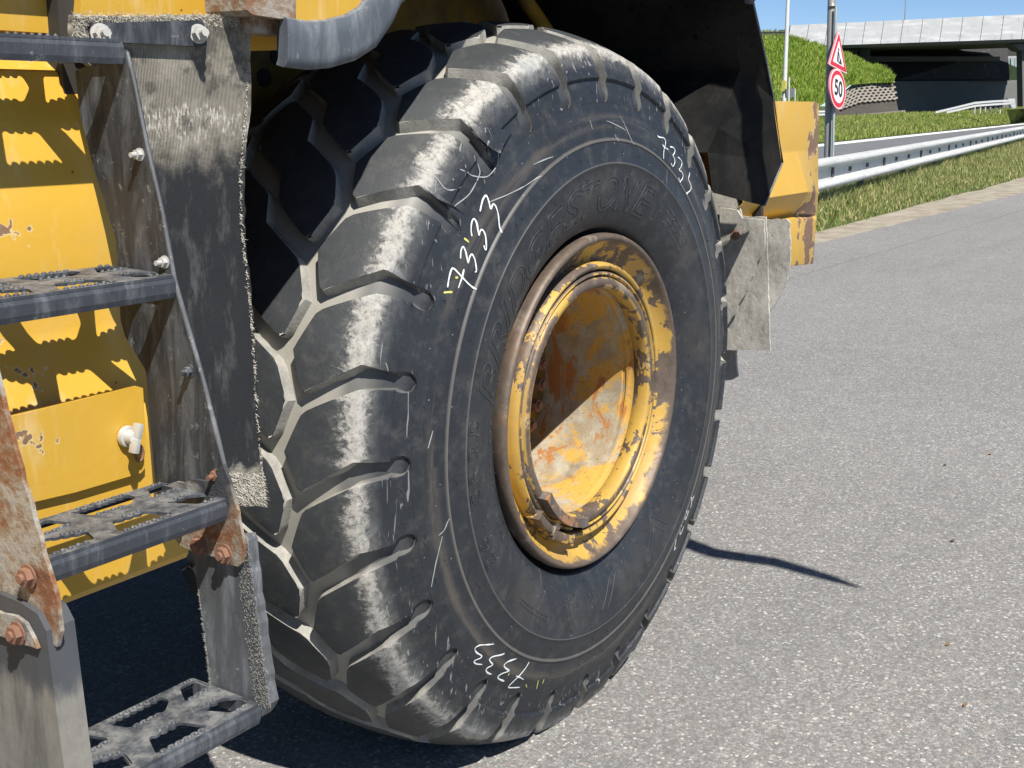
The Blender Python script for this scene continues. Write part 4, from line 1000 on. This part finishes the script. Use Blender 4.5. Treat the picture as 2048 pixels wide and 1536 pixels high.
# field beyond the highway, rising to the wall foot
def fieldpt(px, t):
    lo = at((px, 268 + (1800 - px) * .0975 + .0), 2, HWZ) if False else None
    return None
fl0 = [(1560, 293), (1640, 285.5), (1700, 280), (1800, 270.5), (1900, 260), (2048, 244.5), (2200, 229)]
fl1 = [(1560, 238), (1640, 240), (1700, 236), (1800, 229), (1900, 226), (2048, 217), (2200, 212)]
d1 = [78, 80, 82, 86, 92, 100, 112]
bm = bmesh.new(); grid = []
for i in range(len(fl0)):
    a = at(fl0[i], 2, HWZ); b = dep(fl1[i], d1[i]); col = []
    if b.x < a.x * 1.05: b = a + (b - a) * 1.0
    for k in range(13): t = k / 12; col.append(a.lerp(b, t))
    grid.append(col)
VV = [[bm.verts.new(p) for p in c] for c in grid]
for i in range(len(VV) - 1):
    for k in range(12): bm.faces.new((VV[i][k], VV[i + 1][k], VV[i + 1][k + 1], VV[i][k + 1]))
o = bm_obj('field', bm, GRD, None, 60); o['kind'] = 'structure'
spots = []
for i in range(70000):
    u = R() * (len(grid) - 1.001); a = int(u); f = u - a; k = R() ** .8 * 11.99; b = int(k); g = k - b
    p = grid[a][b].lerp(grid[a + 1][b], f).lerp(grid[a][b + 1].lerp(grid[a + 1][b + 1], f), g); spots.append((p.x, p.y, p.z, .6 + R() * .5 + .6 * max(0, mnoise.noise(p * .3))))
blades('field_grass', spots, .20, .028, G2, 'tall green field grass beyond the highway')

# embankment rising to the viaduct
top = [((1400, 66), 112), ((1520, 68), 110), ((1575, 72), 108), ((1605, 88), 106), ((1650, 97), 105), ((1700, 112), 104), ((1745, 136), 103), ((1782, 160), 102)]
bot = [((1400, 250), 84), ((1520, 245), 84), ((1575, 242), 85), ((1605, 236), 86), ((1650, 205), 90), ((1700, 170), 94), ((1745, 166), 97), ((1786, 165), 99)]
gr2 = []
for (q, da), (p, db) in zip(top, bot):
    a, b = dep(q, da), dep(p, db); gr2.append([b.lerp(a, k / 10) + Vector((0, 0, .25 * mnoise.noise(Vector((k * .7, q[0] * .03, 0))) if 0 < k < 10 else 0)) for k in range(11)])
bm = bmesh.new(); VV = [[bm.verts.new(p) for p in c] for c in gr2]
for i in range(len(VV) - 1):
    for k in range(10): bm.faces.new((VV[i][k], VV[i + 1][k], VV[i + 1][k + 1], VV[i][k + 1]))
for i in range(len(VV) - 1):                              # flat crown behind the edge
    a, b = gr2[i][10], gr2[i + 1][10]; dv = Vector((FW.x, FW.y, 0)) * 8
    bm.faces.new([bm.verts.new(p) for p in (a, b, b + dv, a + dv)])
o = bm_obj('embankment', bm, GRD, None, 60); o['kind'] = 'structure'
spots = []
for i in range(90000):
    u = R() * (len(gr2) - 1.001); a = int(u); f = u - a; k = R() * 9.99; b = int(k); g = k - b
    p = gr2[a][b].lerp(gr2[a + 1][b], f).lerp(gr2[a][b + 1].lerp(gr2[a + 1][b + 1], f), g); spots.append((p.x, p.y, p.z, .35 + R() * .4 + 1.1 * max(0, mnoise.noise(p * .45) + .2)))
blades('bank_grass', spots, .50, .050, G3, 'lush green vegetation covering the bank left of the viaduct', .45)

# ------------------------------------------------------------------ viaduct
CONC = mat_concrete('pale parapet concrete', (.29, .30, .31), (.37, .375, .375), .5); CONC2 = mat_concrete('grey abutment concrete', (.10, .10, .10), (.15, .15, .145), .1); SHADC = mat_concrete('shade darkened concrete', (.035, .035, .035), (.05, .05, .05), .0)  # darkest concrete holds the enclosed shade under the deck in its colour
VD = empty('viaduct', dep((1800, 235), 104)); tag(VD, 'pale concrete road viaduct crossing over a dark underpass', 'viaduct')
base = VD.location.copy()
def vbm(name, bm, mat, par=None, sm=None):
    bmesh.ops.translate(bm, verts=bm.verts, vec=-base); return bm_obj(name, bm, mat, par or VD, sm)
def vline(px, ytop, y0=1575): return ytop
def Dd(px): return 106 - (px - 1575) * .006
topy = lambda x: 50.5 - (x - 1575) * .0465
boty = lambda x: 96.5 - (x - 1575) * .0325
seams = [1577, 1614, 1652, 1689, 1727, 1764, 1803, 1842, 1882, 1922, 1963, 2004, 2046, 2089, 2133, 2178]
back = Vector((FW.x, FW.y, 0)).normalized()
for a, b in zip(seams, seams[1:]):
    a_, b_ = a + .45, b - .45
    P = [dep((a_ + 4, topy(a_)), Dd(a_) + .75), dep((b_ + 4, topy(b_)), Dd(b_) + .75), dep((b_ - 3, boty(b_) - 3), Dd(b_)), dep((a_ - 3, boty(a_) - 3), Dd(a_))]
    bm = bmesh.new(); prism(bm, P, back * .35); bevel(bm, .02, 1); vbm('parapet_panel', bm, CONC)
bm = bmesh.new(); a, b = 1577, 2178
prism(bm, [dep((a, boty(a) - 4), Dd(a) + .1), dep((b, boty(b) - 4), Dd(b) + .1), dep((b, boty(b) + 3.5), Dd(b) + .3), dep((a, boty(a) + 2.5), Dd(a) + .3)], back * 14); vbm('deck', bm, CONC2)
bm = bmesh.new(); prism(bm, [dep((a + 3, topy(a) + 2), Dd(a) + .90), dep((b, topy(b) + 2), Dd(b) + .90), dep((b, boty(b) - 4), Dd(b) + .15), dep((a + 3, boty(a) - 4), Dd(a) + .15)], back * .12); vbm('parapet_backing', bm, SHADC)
# abutment: sloped wall running under the deck, shade of the recess above put into its colour
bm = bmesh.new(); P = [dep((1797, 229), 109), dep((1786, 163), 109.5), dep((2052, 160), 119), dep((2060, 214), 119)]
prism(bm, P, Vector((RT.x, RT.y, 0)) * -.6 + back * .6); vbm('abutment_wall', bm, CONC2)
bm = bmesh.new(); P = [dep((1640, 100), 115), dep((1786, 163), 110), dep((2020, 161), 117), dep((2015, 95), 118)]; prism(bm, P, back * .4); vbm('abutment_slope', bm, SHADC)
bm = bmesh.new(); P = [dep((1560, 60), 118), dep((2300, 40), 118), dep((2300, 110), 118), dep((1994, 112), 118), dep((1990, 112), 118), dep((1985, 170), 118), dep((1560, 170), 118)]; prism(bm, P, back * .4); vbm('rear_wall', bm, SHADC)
for px, w_ in ((1695, 6), (1730, 5), (1705, 4)):
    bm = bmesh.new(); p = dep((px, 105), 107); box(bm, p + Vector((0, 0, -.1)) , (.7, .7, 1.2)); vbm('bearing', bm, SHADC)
bm = bmesh.new(); P = [dep((1690, 113), 112), dep((2000, 113), 116), dep((2000, 122), 116), dep((1700, 124), 112)]; prism(bm, P, back * .6); vbm('bearing_shelf', bm, CONC2)
bm = bmesh.new(); P = [dep((2026, 88), 104), dep((2180, 88), 104), dep((2180, 103), 104), dep((2048, 102), 104), dep((2040, 100), 104)]; prism(bm, P, back * 2); vbm('pier_cap', bm, CONC2)
bm = bmesh.new(); P = [dep((2044, 102), 104.5), dep((2100, 102), 104.5), dep((2100, 230), 104.5), dep((2046, 230), 104.5)]; prism(bm, P, back * 1.2); vbm('pier', bm, CONC2)

# wing wall with interlocking stone pattern: pieces proud of the wall
WW = empty('retaining_wall', dep((1740, 238), 96)); tag(WW, 'sloping concrete retaining wall faced with wavy interlocking blocks beside the underpass', 'retaining wall')
wb = WW.location.copy(); STN = mat_concrete('sandy facing block', (.22, .195, .165), (.30, .27, .23), .15)
Wc = {0: dep((1668, 242), 92), 1: dep((1798, 229), 99), 2: dep((1786, 163), 100.5), 3: dep((1706, 168), 95.5), 4: dep((1662, 204), 92.5)}
def wuv(u, v): # bilinear on the face, u right, v up
    lo = Wc[0].lerp(Wc[1], u); hi_ = Wc[4].lerp(Wc[3], min(1, u / .42)) if u < .42 else Wc[3].lerp(Wc[2], (u - .42) / .58); return lo.lerp(hi_, v)
bm = bmesh.new(); us = [0, .1, .2, .3, .42, .6, .8, 1]; A = [bm.verts.new(wuv(u, 0)) for u in us]; B = [bm.verts.new(wuv(u, 1)) for u in us]
for i in range(len(us) - 1): bm.faces.new((A[i], A[i + 1], B[i + 1], B[i]))
bmesh.ops.solidify(bm, geom=bm.faces[:], thickness=-.5); bmesh.ops.translate(bm, verts=bm.verts, vec=-wb); bm_obj('wall_face', bm, mat_concrete('brown grey wall concrete', (.13, .115, .10), (.18, .165, .145), .2), WW)
wn_ = (wuv(1, 0) - wuv(0, 0)).cross(wuv(0, 1) - wuv(0, 0)).normalized()
if wn_.dot(CAM - wb) < 0: wn_ = -wn_
nr, nc = 7, 12
for r in range(nr):
    for c_ in range(nc):
        u0 = .10 + (c_ + (.5 if r % 2 else 0)) * .9 / nc; v0 = .42 + r * .57 / nr
        if u0 + .06 > .99: continue
        us = u0; W, H = .9 / nc, .57 / nr
        pts = []
        wave = [(0, .15), (.25, .0), (.5, .1), (.75, .38), (1, .3), (1.0, .75), (.78, .9), (.5, .62), (.25, .52), (0, .68)]
        for a, b in wave: pts.append(wuv(min(1, u0 + a * W * .97), min(.995, v0 + b * H * 1.25)))
        bm = bmesh.new(); prism(bm, [p - wb + wn_ * .01 for p in pts], wn_ * .16); bm_obj('facing_block', bm, STN, WW)
# plinth strip along its foot
bm = bmesh.new(); prism(bm, [wuv(0, 0) - wb + Vector((0, 0, -.3)), wuv(1, 0) - wb + Vector((0, 0, -.3)), wuv(1, 0) - wb + Vector((0, 0, .10)), wuv(0, 0) - wb + Vector((0, 0, .10))], wn_ * .6); bm_obj('kerb', bm, STN, WW)

# ------------------------------------------------------------------ guard rail beside the road
GAL = mat_galv(); RAILM = mat_galv('white weathered rail', (.74, .75, .75), (.88, .88, .86), .40)
xr0, xr1 = 3.0, 95.0
GR = empty('guard_rail', (20, railY(20), 0)); tag(GR, 'white weathered steel guard rail with two ridges along the road', 'guard rail')
gb = GR.location.copy(); rd = Vector((1, .133, 0)).normalized(); rn = Vector((rd.y, -rd.x, 0))   # rn points to the road
secp = [(0, .30), (.06, .312), (.105, .335), (.120, .375), (.105, .415), (.05, .440), (.008, .455), (.004, .53), (.008, .605), (.06, .620), (.105, .640), (.120, .680), (.105, .725), (.06, .745), (0, .752)]
def rpnt(x): return Vector((x, railY(x), 0))
x = xr0; k = 0
while x < xr1:
    xe = x + 3.96; bm = bmesh.new(); A = []; B = []
    for (o_, z) in secp:
        A.append(bm.verts.new(rpnt(x) - gb + rn * o_ + Vector((0, 0, z)))); B.append(bm.verts.new(rpnt(xe + .12) - gb + rn * (o_ + .006) + Vector((0, 0, z + .002))))
    for i in range(len(A) - 1): bm.faces.new((A[i], B[i], B[i + 1], A[i + 1]))
    bmesh.ops.solidify(bm, geom=bm.faces[:], thickness=.004)
    bo = bm_obj('rail_beam', bm, RAILM, GR, 50)
    bm = bmesh.new()
    for xx in (x + 1.33, x + 2.66, x + .12):
        box(bm, rpnt(xx) - gb + rn * .012 + Vector((0, 0, .53)), (.07, .05, .07 if xx > x + .2 else .14))
    bm_obj('splice_bolt', bm, mat_dark if 'mat_dark' in globals() else globals().setdefault('mat_dark', mat_plain('dark tarnished bolt', (.10, .095, .09), .7, .2, .2, 30)), bo)
    x += 4.0; k += 1
x = 1.6
while x < xr1:
    bm = bmesh.new(); p = rpnt(x) - gb - rn * .06; box(bm, p + Vector((0, 0, .28)), (.12, .10, .80), Matrix.Rotation(atan2(.133, 1), 3, 'Z')); bevel(bm, .008, 1); bm_obj('rail_post', bm, mat_dark, GR)
    x += 4.0

# ------------------------------------------------------------------ lamp post with two road signs
def pole(name, qb, qt, d_, r0, r1, mat, label, cat, top_ext=0, parts=None):
    b = dep(qb, d_); t = dep(qt, d_); t = b + (t - b) * (1 + top_ext); E_ = empty(name, b); tag(E_, label, cat)
    bm = bmesh.new(); cyl(bm, (0, 0, -.4), t - b, r0, r1, 20); bm_obj('shaft', bm, mat, E_, 40); return E_, b, t
GREYP = mat_plain('grey painted pole', (.27, .265, .25), .5, .2, .15, 8); GREYB = mat_plain('green grey bracket', (.30, .34, .34), .5, .2, .15, 12)
DP = 23.6
E_, b, t = pole('lamp_post', (1657, 368), (1664, 8), DP, .085, .068, GREYP, 'grey lamp post standing just behind the guard rail, carrying two round and triangular signs', 'lamp post', 1.1)
bm = bmesh.new(); ax = (t - b).normalized(); pj = dep((1664, 10), DP) - b; cyl(bm, pj - ax * .04, pj + ax * .02, .078, .060, 20); bm_obj('collar', bm, GREYP, E_, 40)
bm = bmesh.new(); P0, P1 = dep((1672, 12), DP - .12) - b, dep((1666, 306), DP - .12) - b; cyl(bm, P1 + (P1 - P0) * .2, P0, .024, .024, 12); bm_obj('sign_tube', bm, GREYB, E_, 40)
# sign plates: face normal turned away from the line of sight
RED = mat_plain('red retroreflective film', (.62, .02, .035), .4, 0, .06, 6); WHT = mat_plain('white retroreflective film', (.80, .80, .78), .4, 0, .04, 6); INK = mat_plain('black sign ink', (.02, .02, .02), .5, 0, .1, 6)
PINK = mat_plain('faded red rim', (.68, .22, .24), .5, 0, .15, 6)
back3 = back; sidev = Vector((RT.x, RT.y, 0)).normalized(); upv = (dep((1664, 8), DP) - dep((1657, 368), DP)).normalized()
los = dep((1672, 178), 1) - CAM; los.z = 0; los.normalize(); lsd = Vector((los.y, -los.x, 0))
sn = (-los * cos(radians(66)) + lsd * sin(radians(66))).normalized()      # sign normal
su = upv.cross(sn).normalized(); su = su if su.dot(sidev) > 0 else -su
def sgn(name, q, label, build):
    c0 = dep(q, DP - .17); E2 = empty(name, c0); tag(E2, label, 'road sign'); build(E2); return E2
def flatpoly(E2, name, pts, off, t_, mat):
    bm = bmesh.new(); prism(bm, [su * a + upv * b_ + sn * off for a, b_ in pts], sn * t_); return bm_obj(name, bm, mat, E2)
def circ(r, n_=48): return [(r * cos(2 * pi * i / n_), r * sin(2 * pi * i / n_)) for i in range(n_)]
def textplate(E2, name, body, size, off, mat, xs=1.0):
    cu = bpy.data.curves.new('t', 'FONT'); cu.body = body; cu.size = size; cu.align_x = 'CENTER'; cu.align_y = 'CENTER'; cu.extrude = .002; cu.offset = .008
    o = bpy.data.objects.new('t', cu); COL.objects.link(o); bpy.context.view_layer.update()
    me = bpy.data.meshes.new_from_object(o.evaluated_get(bpy.context.evaluated_depsgraph_get())); bpy.data.objects.remove(o)
    for v in me.vertices: v.co = su * v.co.x * xs + upv * v.co.y + sn * (off + v.co.z)
    me.materials.clear(); me.materials.append(mat); return link(name, me, E2)
def b50(E2):
    flatpoly(E2, 'plate', circ(.385), 0, .03, PINK); flatpoly(E2, 'border', circ(.372), .030, .004, WHT); flatpoly(E2, 'ring', circ(.350), .034, .004, RED); flatpoly(E2, 'field', circ(.265), .038, .004, WHT)
    textplate(E2, 'digits', '50', .42, .046, INK, .92)
def btri(E2):
    def tri(s_, dy=0): 
        P = [(-s_, -s_ * .577 * 1.0 + dy), (s_, -s_ * .577 + dy), (0, s_ * 1.155 + dy)]; return [tuple(p) for p in roundpoly([tuple(p) for p in P], s_ * .09)]
    flatpoly(E2, 'plate', tri(.435), 0, .03, PINK); flatpoly(E2, 'border', tri(.42), .030, .004, WHT); flatpoly(E2, 'ring', tri(.392), .034, .004, RED); flatpoly(E2, 'field', tri(.262), .038, .004, WHT)
    flatpoly(E2, 'heap', [(.015, -.128), (.155, -.128), (.10, -.045), (.078, -.022), (.058, -.045)], .042, .004, INK)
    flatpoly(E2, 'worker', [(-.095, -.128), (-.066, -.128), (-.043, -.04), (-.016, -.128), (.012, -.128), (-.016, -.015), (-.023, .047), (.047, -.047), (.062, -.035), (-.008, .086), (-.04, .094), (-.066, .07), (-.07, .0)], .042, .004, INK)
    flatpoly(E2, 'worker_head', [(a * .078 - .012, b_ * .078 + .130) for a, b_ in circ(.36, 14)], .042, .004, INK)
sgn('speed_limit_sign', (1672.5, 178), 'round red ringed sign reading 50, lower of the two on the lamp post', b50)
sgn('roadworks_sign', (1673.5, 113), 'red bordered triangular roadworks sign, upper of the two on the lamp post', btri)
E3, b, t = pole('lamp_post', (1567, 236), (1576, 4), 84, .16, .10, GAL, 'slender pale lamp post standing in front of the green bank', 'lamp post', .9)
bm = bmesh.new(); pm = dep((1568, 172), 84 - .2) - b; box(bm, pm, (.26, .26, .7)); bm_obj('yellow_band', bm, mat_plain('yellow band', (.62, .55, .12), .6), E3)
bm = bmesh.new(); cyl(bm, (0, 0, 0), dep((1814, -60), 190) - dep((1809, 60), 190), .10, .06, 8); o = bm_obj('mast', bm, GREYP); o.location = dep((1809, 60), 190); tag(o, 'thin mast rising behind the viaduct parapet', 'mast')
# small cabinet and marker post on the bank foot
c0 = dep((1580, 205), 82); CB = empty('signal_cabinet', c0); tag(CB, 'small dark cabinet at the foot of the green bank', 'cabinet')
bm = bmesh.new(); P = [dep(q, 82) - c0 for q in [(1572, 178), (1589, 177), (1590, 194), (1573, 196)]]; prism(bm, P, back * .4); bm_obj('box', bm, mat_plain('dark cabinet steel', (.07, .085, .09), .5), CB)
bm = bmesh.new(); cyl(bm, dep((1590, 205), 82) - c0, dep((1590, 177), 82) - c0, .04, seg=8); bm_obj('leg', bm, GAL, CB)
bm = bmesh.new(); cyl(bm, (0, 0, 0), dep((1578.5, 155), 81) - dep((1577.5, 205), 81), .05, .05, 8); o = bm_obj('marker_post', bm, GAL); o.location = dep((1577.5, 205), 81); tag(o, 'thin grey marker post beside the small dark cabinet', 'post')
# handrail on top of the bank
hr0 = dep((1575, 72), 107); HR = empty('handrail', hr0); tag(HR, 'dark steel handrail along the top of the bank, left of the viaduct', 'handrail')
for y_ in (64.5, 69.5):
    bm = bmesh.new(); cyl(bm, dep((1500, y_ + .6), 109) - hr0, dep((1575, y_), 107) - hr0, .09, seg=8); bm_obj('rail', bm, mat_dark, HR)
for px in (1511, 1536.5, 1562):
    bm = bmesh.new(); cyl(bm, dep((px, 64.5), 108) - hr0, dep((px, 78), 108) - hr0, .06, seg=8); bm_obj('post', bm, mat_dark, HR)
# crash barrier in front of the underpass
c0 = dep((2028, 215), 88); CBR = empty('crash_barrier', c0); tag(CBR, 'pale crash barrier bending down into the grass before the underpass', 'crash barrier')
for nm, dy, L in (('upper_beam', 0, [(1871, 227), (1905, 219), (1950, 208), (1985, 205), (2022, 203)]), ('lower_beam', 0, [(1893, 227), (1920, 221), (1952, 213.5), (1985, 211), (2022, 208.5)])):
    bm = bmesh.new(); P = [dep(q, 84 + (q[0] - 1871) * .02) - c0 for q in L]
    for a, b in zip(P, P[1:]): prism(bm, [a, b, b + Vector((0, 0, .14)), a + Vector((0, 0, .14))], back * .12)
    bm_obj(nm, bm, GAL, CBR)
for px in (1950, 1961, 1971, 1981, 1991, 2001):
    bm = bmesh.new(); p = dep((px, 214), 87); cyl(bm, p - c0 + Vector((0, 0, -.45)), p - c0, .05, seg=8); bm_obj('post', bm, GAL, CBR)
bm = bmesh.new(); P = [dep(q, 87) - c0 for q in [(2017, 197), (2030, 197), (2032, 216), (2024, 217), (2020, 205), (2017, 203)]]; prism(bm, P, back * .5); bm_obj('end_post', bm, CONC, CBR)
# barrier stub seen behind the lamp post
c0 = dep((1645, 225), 78); o = None; bm = bmesh.new()
for y_ in (222, 228): prism(bm, [dep(q, 78) - c0 for q in [(1600, y_), (1662, y_ - 1), (1662, y_ + 2.5), (1600, y_ + 3.5)]], back * .1)
for px in (1610, 1630, 1648): cyl(bm, dep((px, 222), 78.2) - c0, dep((px, 240), 78.2) - c0, .05, seg=6)
o = bm_obj('crash_barrier', bm, GAL); o.location = c0; tag(o, 'short pale crash barrier behind the yellow counterweight', 'crash barrier')
# beyond the underpass on the right
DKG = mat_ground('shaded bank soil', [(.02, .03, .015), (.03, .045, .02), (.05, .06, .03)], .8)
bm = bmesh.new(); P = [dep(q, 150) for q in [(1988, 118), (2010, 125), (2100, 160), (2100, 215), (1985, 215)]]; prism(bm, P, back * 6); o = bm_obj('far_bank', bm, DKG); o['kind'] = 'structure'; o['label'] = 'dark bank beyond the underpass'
c0 = dep((2030, 150), 170); bm = bmesh.new()
for i in range(22):
    x0 = 1990 + i * 8; prism(bm, [dep(q, 170 + (.25 if i % 2 else 0)) - c0 for q in [(x0, 116), (x0 + 7, 116), (x0 + 7, 175), (x0, 175)]], back * .3)
o = bm_obj('noise_barrier', bm, mat_plain('green grey cladding', (.22, .27, .28), .6)); o.location = c0; tag(o, 'ribbed grey green noise barrier beyond the underpass', 'noise barrier')
c0 = dep((2030, 113), 165); bm = bmesh.new(); prism(bm, [dep(q, 165) - c0 for q in [(2000, 110.5), (2140, 110.5), (2140, 116.5), (2000, 116.5)]], back * .5); o = bm_obj('gantry_beam', bm, CONC); o.location = c0; tag(o, 'bright white horizontal beam seen through the underpass', 'beam')
# litter specks on the road
LEAF = ['dark fleck of leaf on the asphalt, middle one near the right edge', 'dark leaf fleck at the right edge, level with the wheel rim', 'small dry leaf near the sandy dirt strip', 'lowest but one orange leaf on the asphalt, right of the tyre', 'dark leaf fleck on the asphalt level with the lower wheel rim', 'lowest orange leaf fleck on the asphalt']
for i, q in enumerate(((1905, 1082), (1980, 908), (2018, 500), (1895, 1288), (1890, 930), (1930, 1410))):
    p = at(q, 2, .003); bm = bmesh.new(); s_ = .012 + .006 * R(); a = R() * 3
    prism(bm, [Vector((cos(a + t) * s_ * k, sin(a + t) * s_ * .4 * k, 0)) for t, k in ((0, 1), (1.2, .7), (2.4, 1), (3.4, .9), (4.6, .8))], Vector((0, 0, .003)))
    o = bm_obj('dry_leaf', bm, mat_plain('dry leaf', (.22, .13, .06) if i % 2 else (.07, .06, .05), .8)); o.location = p
    tag(o, LEAF[i], 'leaf', 'dry leaves on the asphalt')
